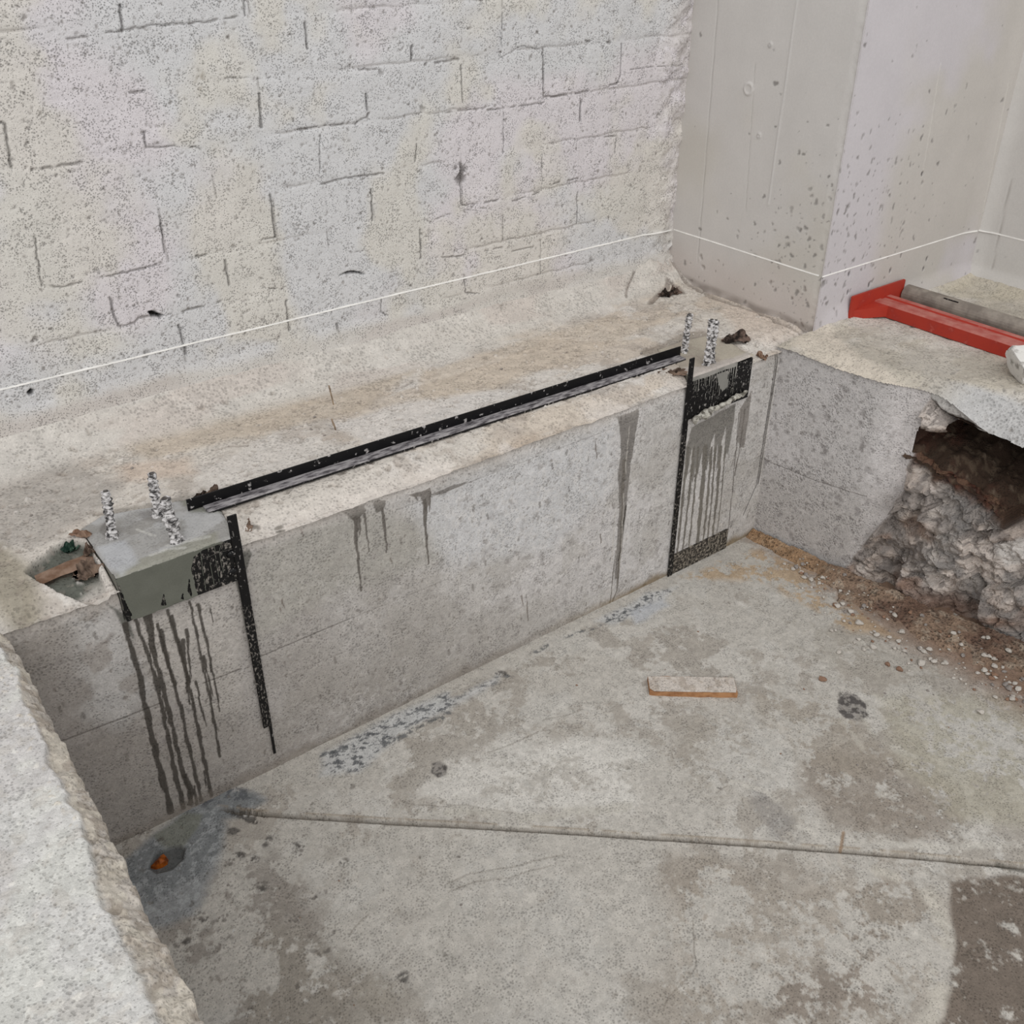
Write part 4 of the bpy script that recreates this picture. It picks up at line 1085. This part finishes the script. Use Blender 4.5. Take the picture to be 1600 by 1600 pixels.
# ------------------------------------------------------------------ steel: angle bar along the ledge, upright strips, face plates
def box_bm(x0, x1, y0, y1, z0, z1, bev=.001, seg=1):
    bm = bmesh.new()
    sweep(bm, rect(z0, z1, y0, y1, bev), (x0, 0, 0), (x1, 0, 0), (0, 1, 0), (0, 0, 1), seg)
    return bm


A0, A1 = Vector((.785, 2.637, .957)), Vector((2.850, 2.608, .946))
d_ = (A1 - A0).normalized(); sd_ = Vector((d_.y, -d_.x, 0)).normalized()      # towards the pit
root = empty('angle_bar', tuple((A0 + A1) / 2), 'long black steel angle bar lying along the ledge between both concrete pads', 'steel bar')
bm = bmesh.new(); sweep(bm, rect(-.005, 0, 0, .040), A0, A1, (0, 0, 1), sd_, 24)
o = link('upright_flange', bm, M_STEELC, root); o['label'] = 'black upright flange with white splashes'
bm = bmesh.new(); sweep(bm, rect(.0, .042, -.0005, .005), A0 + d_ * .045, A1 - d_ * .01, (0, 0, 1), sd_, 24)
o = link('flat_flange', bm, M_FLANGE, root); o['label'] = 'dusty silver-grey flat flange'
bm = bmesh.new(); sweep(bm, rect(.036, .0435, -.006, .001), A0 + d_ * .06, A1 - d_ * .01, (0, 0, 1), sd_, 24)
link('edge_shade', bm, M_STEEL, root)  # dark strip stands in for the shaded underside edge of the flange


def skin(name, root, sf, mask, mat, label=None):
    o = sf.build(name, mat, mask > .5)
    o.parent = root; o.matrix_parent_inverse = Matrix.Translation(root.location).inverted()
    if label: o['label'] = label
    return o


def strip(x, w_, ztop, label, lower, mat_up):
    root = empty('steel_strip', (x, 2.436, .0), label, 'steel strip')
    for (za, zb, m_, nm) in [(.70, ztop, mat_up, 'upper_strip'), (lower, .70, M_STEELB, 'speckled_strip')]:
        bm = bmesh.new()
        sweep(bm, rect(-w_ / 2, w_ / 2, -.006, .0), (x, 2.437, za), (x, 2.437, zb), (0, 1, 0), (1, 0, 0), 3)
        link(nm, bm, m_, root)
    return root


s_l = strip(.843, .029, 1.022, 'left upright black steel strip, flanked by wet grout, from angle bar down pit wall', .20, M_STEEL)
bm = bmesh.new(); sweep(bm, rect(-.005, .005, -.003, .0), (.852, 2.437, .07), (.853, 2.437, .20), (0, 1, 0), (1, 0, 0), 1)
link('thin_tail', bm, M_STEEL, s_l)
bm = bmesh.new(); sweep(bm, rect(0, .006, -.004, .030), (.8625, 2.436, .30), (.8625, 2.436, .80), (0, 1, 0), (1, 0, 0), 1)
s_r = strip(2.729, .027, 1.024, 'right upright black steel strip with bare top end standing above the ledge', .0, M_STEEL)
bm.free()

# left face plate, mostly covered by smooth wet grout
root = empty('face_plate', (.66, 2.437, .80), 'black steel face plate half covered by olive wet grout on the left pad', 'steel plate')
link('plate', box_bm(.497, .832, 2.4345, 2.4445, .798, .944), M_STEELB, root)
s = Surf((0, 2.4335, 0), (1, 0, 0), (0, 0, 1), (0, -1, 0), .487, .85, .795, .957, .0016, (98, 99, 90))
s.warp(.003, 30); s.G += .35
s.mix(ss(.45, .6, fbm(s.U, s.V, 8, 3, 3)), (104, 105, 96), .7)
M = s.poly(s.P([(180, 905), (345, 845), (352, 845), (318, 858), (302, 870), (299, 890), (305, 915), (310, 930), (205, 970), (200, 955)]), .0015)
for pts, hw in [([(312, 858), (316, 890), (322, 922)], .0022), ([(323, 856), (330, 890), (336, 916)], .0018), ([(334, 850), (338, 880), (343, 912)], .0018), ([(346, 846), (342, 862), (349, 895)], .0022), ([(352, 850), (346, 866)], .0015)]:
    M = np.maximum(M, s.line(s.P(pts), hw * .8, .001))
M = np.maximum(M, (s.V > .943) * (s.V < .9485) * 1.0 * (s.U < .80))
for pts in [[(252, 945), (255, 928), (259, 944)], [(293, 922), (295, 905), (300, 932)], [(283, 935), (285, 926), (287, 936)]]:
    M = M * (1 - s.poly(s.P(pts), .001))
M *= 1 - s.poly(s.P([(178, 918), (186, 915), (196, 940), (208, 968), (197, 972), (188, 945)]), .001) * (fbm(s.U, s.V, 90, 2, 4) > .42)
s.H += .0015 * M
skin('grout_skin', root, s, M, M_GROUT, 'smooth olive-grey wet grout')
for (px_, r) in [((361, 866), .014), ((364, 893), .0145)]:
    q = at(px_, 1, 2.434)
    bm = bmesh.new(); bmesh.ops.create_icosphere(bm, subdivisions=3, radius=r)
    for v in bm.verts: v.co = Vector((v.co.x + q[0], v.co.y * .45 + 2.432, v.co.z * .9 + q[2]))
    link('bolt_head', bm, M_STEEL, root, smooth=True)
# right upper plate with light runs over it
root = empty('face_plate', (2.92, 2.437, .76), 'black steel face plate with thin pale grout runs below the right pad', 'steel plate')
link('plate', box_bm(2.744, 3.096, 2.4345, 2.4445, .755, .932), M_STEEL, root)
s = Surf((0, 2.4335, 0), (1, 0, 0), (0, 0, 1), (0, -1, 0), 2.742, 3.10,   .755, .940, .0018, (132, 130, 124)); s.G += .25
s.warp(.002, 30)
s.mix(ss(.45, .6, fbm(s.U, s.V, 20, 3, 3)), (160, 156, 150), .6)
M = (s.V > .926 - .008 * fbm(s.U, s.V * 0, 20, 2, 5)) * (s.U < 3.0) * 1.0
rs = np.random.RandomState(5)
M = np.maximum(M, s.poly(s.P([(1120, 585), (1138, 578), (1136, 605), (1128, 612), (1122, 600)]), .001))
for i in range(52):
    x = 2.752 + rs.rand() * .25; z1 = .93 - .03 - rs.rand() * .14
    M = np.maximum(M, s.line([(x, .935), (x + .002, (z1 + .93) / 2), (x - .002, z1)], (.0009 + .0024 * rs.rand() ** 2), .0012, .0009))
for i in range(90):
    x = 2.95 + rs.rand() * .15; z = .77 + rs.rand() * .16
    M = np.maximum(M, s.line([(x, z), (x + .001, z + .003 * rs.rand())], .0012 + .0025 * rs.rand() ** 3, .001))
s.H += .0012 * M
skin('grout_skin', root, s, M, M_GROUT, 'pale runs of grout')
bm = bmesh.new(); rings = []
B0, B1 = Vector((2.762, 2.424, .752)), Vector((3.075, 2.424, .792))
for i in range(61):
    q = i / 60; cc = B0.lerp(B1, q); rr = .0125 * (.75 + .9 * abs(nz((q * 2, .3, .1), 3.0, 2)) + .45 * nz((q, 0, 0), 20, 4)) * (1 if i not in (0, 60) else .3)
    rr *= 1.25 - .5 * q
    ring = []
    for k in range(12):
        an = k * math.pi / 6; dd = Vector((0, math.cos(an), math.sin(an)))
        ring.append(bm.verts.new(cc + dd * rr * (1 + .5 * nz(cc + dd * rr, 80, 9)) + Vector((0, 0, .006 * nz((q, 1, 1), 9, 3)))))
    rings.append(ring)
for i in range(60):
    for k in range(12): bm.faces.new((rings[i][k], rings[i][(k + 1) % 12], rings[i + 1][(k + 1) % 12], rings[i + 1][k]))
bm.faces.new(rings[0]); bm.faces.new(rings[-1])
o = link('grout_bead', bm, M_BEAD, root, smooth=True); o['label'] = 'lumpy pale bead of squeezed grout'
root = empty('foot_plate', (2.92, 2.437, .0), 'speckled black steel plate at the foot of pit wall, right end', 'steel plate')
M_FOOT = two_tone('foot_plate_steel', (42, 38, 34), (142, 134, 122), 90, .46, .62, rough=.6, bump=.5)
link('plate', box_bm(2.744, 3.088, 2.4345, 2.4445, .0, .102), M_FOOT, root)



# ------------------------------------------------------------------ crumpled paper and rags
def crumple(name, c, lx, ly, h, rz, seed, mat, label, cat, group=None, fold=1.0, nx=30, ny=20, sc=1.0):
    bm = bmesh.new(); g = {}
    for i in range(nx + 1):
        for j in range(ny + 1):
            u, v = i / nx * 2 - 1, j / ny * 2 - 1
            an = math.atan2(v, u)
            k = 1 + .22 * nz((math.cos(an), math.sin(an), 0), 1.6, seed)
            # squircle outline
            m_ = max(abs(u), abs(v)); l_ = math.hypot(u, v) + 1e-9; f_ = (m_ / l_) * .55 + .45
            x, y = u * f_ * k * lx / 2, v * f_ * k * ly / 2
            r = .25 + .9 * nz((u, v, 0), 1.3 * sc, seed) - .40 * abs(nz((u, v, 1), 2.2 * sc, seed + 2)) - .16 * abs(nz((u, v, 2), 4.5 * sc, seed + 5))
            z = h * max(.0, .15 + r * 1.5 * fold) * (1 - .6 * max(0, m_ - .5) / .5)
            x += .25 * h * nz((u, v, 3), 3 * sc, seed); y += .25 * h * nz((u, v, 4), 3 * sc, seed)
            g[i, j] = bm.verts.new((x, y, z))
    for i in range(nx):
        for j in range(ny): bm.faces.new((g[i, j], g[i + 1, j], g[i + 1, j + 1], g[i, j + 1]))
    fs = bm.faces[:]
    bmesh.ops.solidify(bm, geom=fs, thickness=.0012)
    zm = min(v.co.z for v in bm.verts)
    for v in bm.verts: v.co.z -= zm
    o = link(name, bm, mat)
    o.location = c; o.rotation_euler = (0, 0, rz)
    return tag(o, label, cat, group)


def L2(p, dz=0.0):
    q = at(p, 2, LEDGE); z = ledge_h(q[0], q[1]); q = at(p, 2, z); return (float(q[0]), float(q[1]), ledge_h(q[0], q[1]) + dz)


crumple('paper_scrap', L2((100, 896), .014), .165, .062, .014, math.radians(8), 1.2, M_PAPER, 'flat folded sheet of brown paper in the damp hollow left of the grey pad', 'paper', fold=.16, sc=.6)
crumple('paper_scrap', L2((140, 906), .008), .080, .075, .035, .4, 4.1, M_RAG, 'crumpled ball of dirty brown paper against front left corner of the grey pad', 'paper', sc=1.2)
crumple('paper_scrap', L2((126, 838), .004), .07, .030, .022, -.9, 6.3, M_PAPER, 'small curled brown paper scrap behind the green plastic, left of the grey pad', 'paper')
crumple('plastic_scrap', L2((112, 862), .004), .050, .045, .020, .3, 8.3, M_GREEN, 'small dark green plastic scrap in the hollow left of the grey pad', 'plastic')
crumple('paper_scrap', L2((143, 868), .004), .05, .035, .03, 1.0, 9.7, M_RAG, 'small grey-brown crumpled scrap beside the left edge of the grey pad', 'paper', sc=1.3)
crumple('paper_scrap', L2((334, 778), .0), .045, .035, .045, .6, 11.3, M_RAG, 'upstanding brown paper scrap just behind the left end of the angle bar', 'paper')
crumple('paper_scrap', L2((386, 824), -.010), .035, .07, .026, -.5, 13.1, M_RAG, 'grey-brown torn paper tucked under angle bar beside the left steel strip', 'paper')
crumple('paper_scrap', L2((315, 784), .0), .05, .02, .02, .2, 15.5, M_RAGD, 'tiny dark paper curl behind the grey left pad', 'paper')
crumple('rag', L2((1150, 536), .004), .135, .045, .040, math.radians(-22), 17.9, M_RAGD, 'dark twisted brown rag lying behind the rods on the right pad', 'rag', fold=1.1, sc=.8)
crumple('paper_scrap', L2((1190, 560), -.01), .030, .045, .040, .2, 19.2, M_PAPER, 'small orange-brown scrap wedged at the right end of the upper right plate', 'paper')
crumple('paper_scrap', L2((1052, 588), .0), .12, .045, .018, -.6, 21.9, M_RAG, 'brown fibrous scrap in the gap left of the right upright strip', 'paper', sc=1.4)
crumple('rag', L2((1048, 458), .0), .13, .045, .030, -.1, 23.4, M_RAGD, 'dark tangled clump in the ledge corner below the column', 'rag', sc=1.5)

# ------------------------------------------------------------------ red steel frame with end plate, grey tube, broken chunk
root = empty('red_steel_frame', (3.95, 2.1, LEDGE), 'red painted steel beam with end plate, lying on the slab against the column', 'steel beam')
X0, X1 = 3.885, 4.012
prof = [(X0, .947), (X1, .947), (X1, 1.003), (X1 - .012, 1.007), (X1 - .040, 1.007), (X1 - .044, 1.0), (X0 + .046, 1.0), (X0 + .042, 1.006), (X0 + .006, 1.006), (X0, 1.0)]
bm = bmesh.new(); sweep(bm, [(a, b) for a, b in prof], (0, 2.44, 0), (0, 1.70, 0), (0, 0, 1), (1, 0, 0), 20, .0006, 2)
o = link('beam', bm, M_RED, root); o.data.materials.append(M_REDTOP)
for p in o.data.polygons:
    if p.normal.z > .6: p.material_index = 1
bm = bmesh.new(); sweep(bm, rect(3.715, 4.10, .946, 1.058, .004), (0, 2.432, 0), (0, 2.441, 0), (0, 0, 1), (1, 0, 0), 1)
link('end_plate', bm, M_RED, root)
bm = bmesh.new()
for a, b, c_ in [((3.745, 2.432, .95), (3.885, 2.432, .95), (3.885, 2.36, .95))]:
    lo = [bm.verts.new(Vector(v)) for v in (a, b, c_)]; hi = [bm.verts.new(Vector((v[0], v[1], h))) for v, h in zip((a, b, c_), (.99, 1.0, 1.0))]
    bm.faces.new(lo); bm.faces.new(hi)
    for i in range(3): bm.faces.new((lo[i], lo[(i + 1) % 3], hi[(i + 1) % 3], hi[i]))
link('gusset', bm, M_RED, root)
root = empty('steel_tube', (4.12, 2.1, LEDGE), 'grey round tube lying on the slab alongside the red beam', 'tube')
bm = bmesh.new(); sweep(bm, [(.042 * math.cos(i * math.pi / 12), .042 * math.sin(i * math.pi / 12)) for i in range(24)], (4.118, 2.425, .990), (4.118, 1.62, .990), (0, 0, 1), (1, 0, 0), 1)
link('tube_body', bm, M_TUBE, root, smooth=False)
bm = bmesh.new(); sweep(bm, rect(-.003, .003, -.002, .002, .0005), (4.098, 2.23, 1.0275), (4.098, 2.16, 1.0275), (0, 0, 1), (1, 0, 0), 1)
link('slot', bm, M_STEEL, root)
o = rock('concrete_chunk', .108, 3.3, M_CHUNK, sub=4, rough=.25, flat=.62); o.location = (3.765, 1.640, .938); o.rotation_euler = (0, 0, .5)
tag(o, 'broken whitish concrete chunk at the near end of the red beam', 'concrete chunk')

# ------------------------------------------------------------------ bits on the pit floor
a, b = Vector((2.117, 1.926, 0)), Vector((2.372, 1.724, 0)); dx = (b - a).normalized(); dy = Vector((-dx.y, dx.x, 0))
zf = floor_h(2.25, 1.85)
root = empty('brick_strip', (2.25, 1.85, zf), 'narrow broken strip of brown brick lying flat on the pit floor', 'brick')
bm = bmesh.new(); n_ = 26; rows = []
for i in range(n_ + 1):
    q = i / n_; L_ = (b - a).length
    c0 = a + dx * (q * L_)
    f0 = .003 * nz((q * 4, 0, 0), 2.2, 1) + (.006 * max(0, .25 - q) * 4)
    f1 = .090 + .005 * nz((q * 4, 3, 0), 2.5, 2) - .012 * (q > .93)
    zt = .021 + .0015 * nz((q * 5, 0, 2), 3, 3)
    rows.append([bm.verts.new(c0 + dy * f0 + Vector((0, 0, zf))), bm.verts.new(c0 + dy * f0 + Vector((0, 0, zf + zt))),
                 bm.verts.new(c0 + dy * f1 + Vector((0, 0, zf + zt))), bm.verts.new(c0 + dy * (f1 + .003) + Vector((0, 0, zf)))])
for i in range(n_):
    for k in range(4): bm.faces.new((rows[i][k], rows[i][(k + 1) % 4], rows[i + 1][(k + 1) % 4], rows[i + 1][k]))
bm.faces.new(rows[0]); bm.faces.new(rows[-1])
link('brick_body', bm, M_BRICK, root)
s = Surf((a.x, a.y, zf + .0215), tuple(dx), tuple(dy), (0, 0, 1), .001, (b - a).length - .001, .004, .088, .002, (196, 187, 178))
s.mix(ss(.5, .62, fbm(s.U, s.V, 30, 3, 4)), (168, 156, 144), .7); s.H += .002 * fbm(s.U, s.V, 40, 3, 5)
skin('dust_crust', root, s, (s.U + s.V > .014 + .01 * fbm(s.U, s.V, 30, 2, 2)) * (s.U - s.V * .3 < (b - a).length - .006) * 1.0, M_PITWALL, 'pale dust and mortar on the top face')

q = at((248, 1343), 2, .01)
bm = bmesh.new()
sh = [(-.030, -.022), (-.022, .006), (-.006, .034), (.004, .040), (.026, .022), (.030, .002), (.014, -.016), (-.008, -.026)]
lo = [bm.verts.new((x, y, .0)) for x, y in sh]; hi = [bm.verts.new((x * .86, y * .86, .010 + .010 * ((x + .03) / .06))) for x, y in sh]
cv = bm.verts.new((0, .002, .024))
for i in range(len(sh)):
    j = (i + 1) % len(sh); bm.faces.new((lo[i], lo[j], hi[j], hi[i])); bm.faces.new((hi[i], hi[j], cv))
bm.faces.new(lo)
o = link('amber_shard', bm, M_AMBER); o.location = (q[0], q[1], floor_h(q[0], q[1]) - .001); o.rotation_euler = (0, 0, -.75); o.scale = (.8, .8, 1)
tag(o, 'rusty orange-brown shard in the small wet hollow in the near left floor corner', 'shard')

# loose soil banked against the right side of the pit
s = Surf((0, 0, 0), (1, 0, 0), (0, 1, 0), (0, 0, 1), 2.90, 3.62, .55, 2.44, .005, (116, 97, 83)); s.warp(.03, 8)
inner = np.interp(s.V, [.5, 1.1, 1.3, 1.6, 1.9, 2.2, 2.45], [3.56, 3.52, 3.46, 3.38, 3.33, 3.29, 3.26])
n3 = fbm(s.U, s.V, 11, 4, 3); n4 = fbm(s.U, s.V, 40, 3, 4)
wid = np.interp(s.V, [.55, .8, 1.1, 1.3, 1.5, 1.7, 1.9, 2.1, 2.3, 2.44], [.3, .3, .30, .30, .29, .24, .19, .12, .08, .06])
prf = np.clip((s.U - (inner - wid)) / wid + .5 * (n3 - .5), 0, 2)
s.H = -.012 + .050 * ss(0, 1.2, prf) + .018 * (n3 - .5) * ss(0, .4, prf) + .008 * (n4 - .5)
s.mix(ss(.46, .58, n3), (138, 116, 98), .8); s.mix(ss(.55, .62, n4), (158, 144, 128), .6); s.mix(ss(.52, .62, fbm(s.U, s.V, 6, 3, 9)), (98, 74, 62), .7)
s.mix(ss(1.9, 2.2, s.V), (160, 128, 94), .6)
SOIL = s.H.copy(); SG = (s.U[0], s.V[:, 0])
o = s.build('soil_bank', M_SOIL, (prf > .02) & (s.U < inner + .015))
tag(o, 'brown loose soil banked along the foot of the right pit wall and rock', 'soil', kind='stuff')


def ground(x, y):
    z = floor_h(x, y)
    if 2.90 < x < 3.62 and .55 < y < 2.44:
        i = int(np.argmin(abs(SG[0] - x))); j = int(np.argmin(abs(SG[1] - y))); z = max(z, float(SOIL[j, i]))
    return z


# pebbles: six shapes, copied one by one
protos = [rock('pebble', 1.0, 1.3 + 2.7 * i, (M_ST1, M_ST1, M_ST2, M_ST3, M_ST1, M_ST2)[i], sub=2, rough=.3, flat=.62) for i in range(6)]
for p in protos: p.name = 'pebble'
used = [False] * 6


def put(x, y, size, k, rz, label, group=None):
    if used[k]:
        o = protos[k].copy(); COL.objects.link(o)
        for key in ('group',):
            if key in o: del o[key]
    else:
        o = protos[k]; used[k] = True
    o.location = (x, y, ground(x, y) - size * .12); o.scale = (size,) * 3; o.rotation_euler = (0, 0, rz)
    tag(o, label, 'stone', group)
    return o


for p, d, k, lab in [((1343, 971), 17, 0, 'pale squarish pebble, largest at the left end of the soil bank'),
                     ((1366, 1008), 15, 4, 'whitish flat pebble at the outer edge of the soil, below the squarish pale one'),
                     ((1440, 1033), 18, 1, 'large flat pale pebble lying out on the grey floor before the soil bank'),
                     ((1479, 1033), 12, 4, 'white pebble just right of the large flat pale pebble'),
                     ((1312, 1015), 11, 0, 'lone pale round pebble on open floor left of the soil bank'),
                     ((1287, 1058), 15, 3, 'lone tan pebble on the floor above the round dark blot'),
                     ((1405, 999), 12, 1, 'whitish pebble in the middle of the gravel strip'),
                     ((1592, 1074), 14, 0, 'white pebble low at the right edge of the photo'),
                     ((1281, 908), 10, 4, 'small pale pebble at the foot of cast right pit wall')]:
    q = at(p, 2, .015); put(q[0], q[1], d * .00105, k, random.random() * 6, lab)
GRP = 'small pebbles strewn along the soil bank'
cnt = 0
while cnt < 270:
    y = .95 + random.random() * 1.28
    inn = np.interp(y, [.5, 1.1, 1.3, 1.6, 1.9, 2.2, 2.45], [3.54, 3.50, 3.42, 3.35, 3.32, 3.29, 3.26])
    wd = np.interp(y, [.55, .8, 1.1, 1.3, 1.5, 1.7, 1.9, 2.1, 2.3], [.3, .3, .32, .32, .32, .27, .2, .10, .05])
    x = inn - wd * (.02 + abs(random.gauss(.72, .30)))
    if random.random() < .45 * ss(1.9, 2.2, y) + .1: continue
    sz = .0035 + .0115 * random.random() ** 2.2; k = random.choice((0, 1, 2, 3, 4, 5, 0, 4))
    zone = 'below the cast concrete wall' if y > 1.85 else ('below the broken rock' if y > 1.35 else 'near the right edge of the photo')
    look = ('grain-sized' if sz < .0055 else 'small' if sz < .009 else 'finger-width') + ' ' + ('pale', 'pale', 'grey', 'brown', 'pale', 'grey')[k]
    put(x, y, sz, k, random.random() * 6, '%s pebble on the soil strip %s' % (look, zone), GRP)
    cnt += 1
GRP = 'crumbs scattered over the pit floor'
for i in range(46):
    x, y = .5 + random.random() * 2.5, .7 + random.random() * 1.6
    k = random.choice((1, 2, 3, 5))
    where = 'on the pit floor left of the brick strip' if x < 2.0 else 'on the pit floor around or right of the brick strip'
    put(x, y, .002 + .0035 * random.random() ** 2, k, random.random() * 6, 'tiny %s stone crumb %s' % (('', 'pale', 'grey', 'brown', '', 'grey')[k], where), GRP)
GRP = 'crumbs on the ledge'
for i in range(60):
    x, y = .3 + random.random() * 3.0, 2.56 + random.random() * .55
    k = random.choice((0, 1, 2, 5))
    where = 'near the left pad' if x < 1.2 else ('behind the middle of the angle bar' if x < 2.3 else 'near the right pad')
    o = put(x, y, .0025 + .0045 * random.random() ** 2, k, random.random() * 6, 'tiny %s stone crumb on the dusty ledge %s' % ('pale' if k < 2 else 'grey', where), GRP)
    o.location.z = ledge_h(x, y) - .001
for p0, p1, lab in [((514, 602), (521, 630), 'short dry straw stalk standing on the ledge behind the angle bar'), ((519, 655), (524, 672), 'tiny pale straw stub on the ledge, in front of the taller stalk')]:
    a = Vector(L2(p1)); b = at(p0, 1, a.y); b = Vector((float(b[0]), float(a.y), float(b[2])))
    bm = bmesh.new(); sweep(bm, [(.003 * math.cos(i), .003 * math.sin(i)) for i in range(6)], a - Vector((0, 0, .003)), b, (0, 1, 0), (1, 0, 0), 6, .003, 3)
    tag(link('straw_stalk', bm, M_TWIG), lab, 'straw')
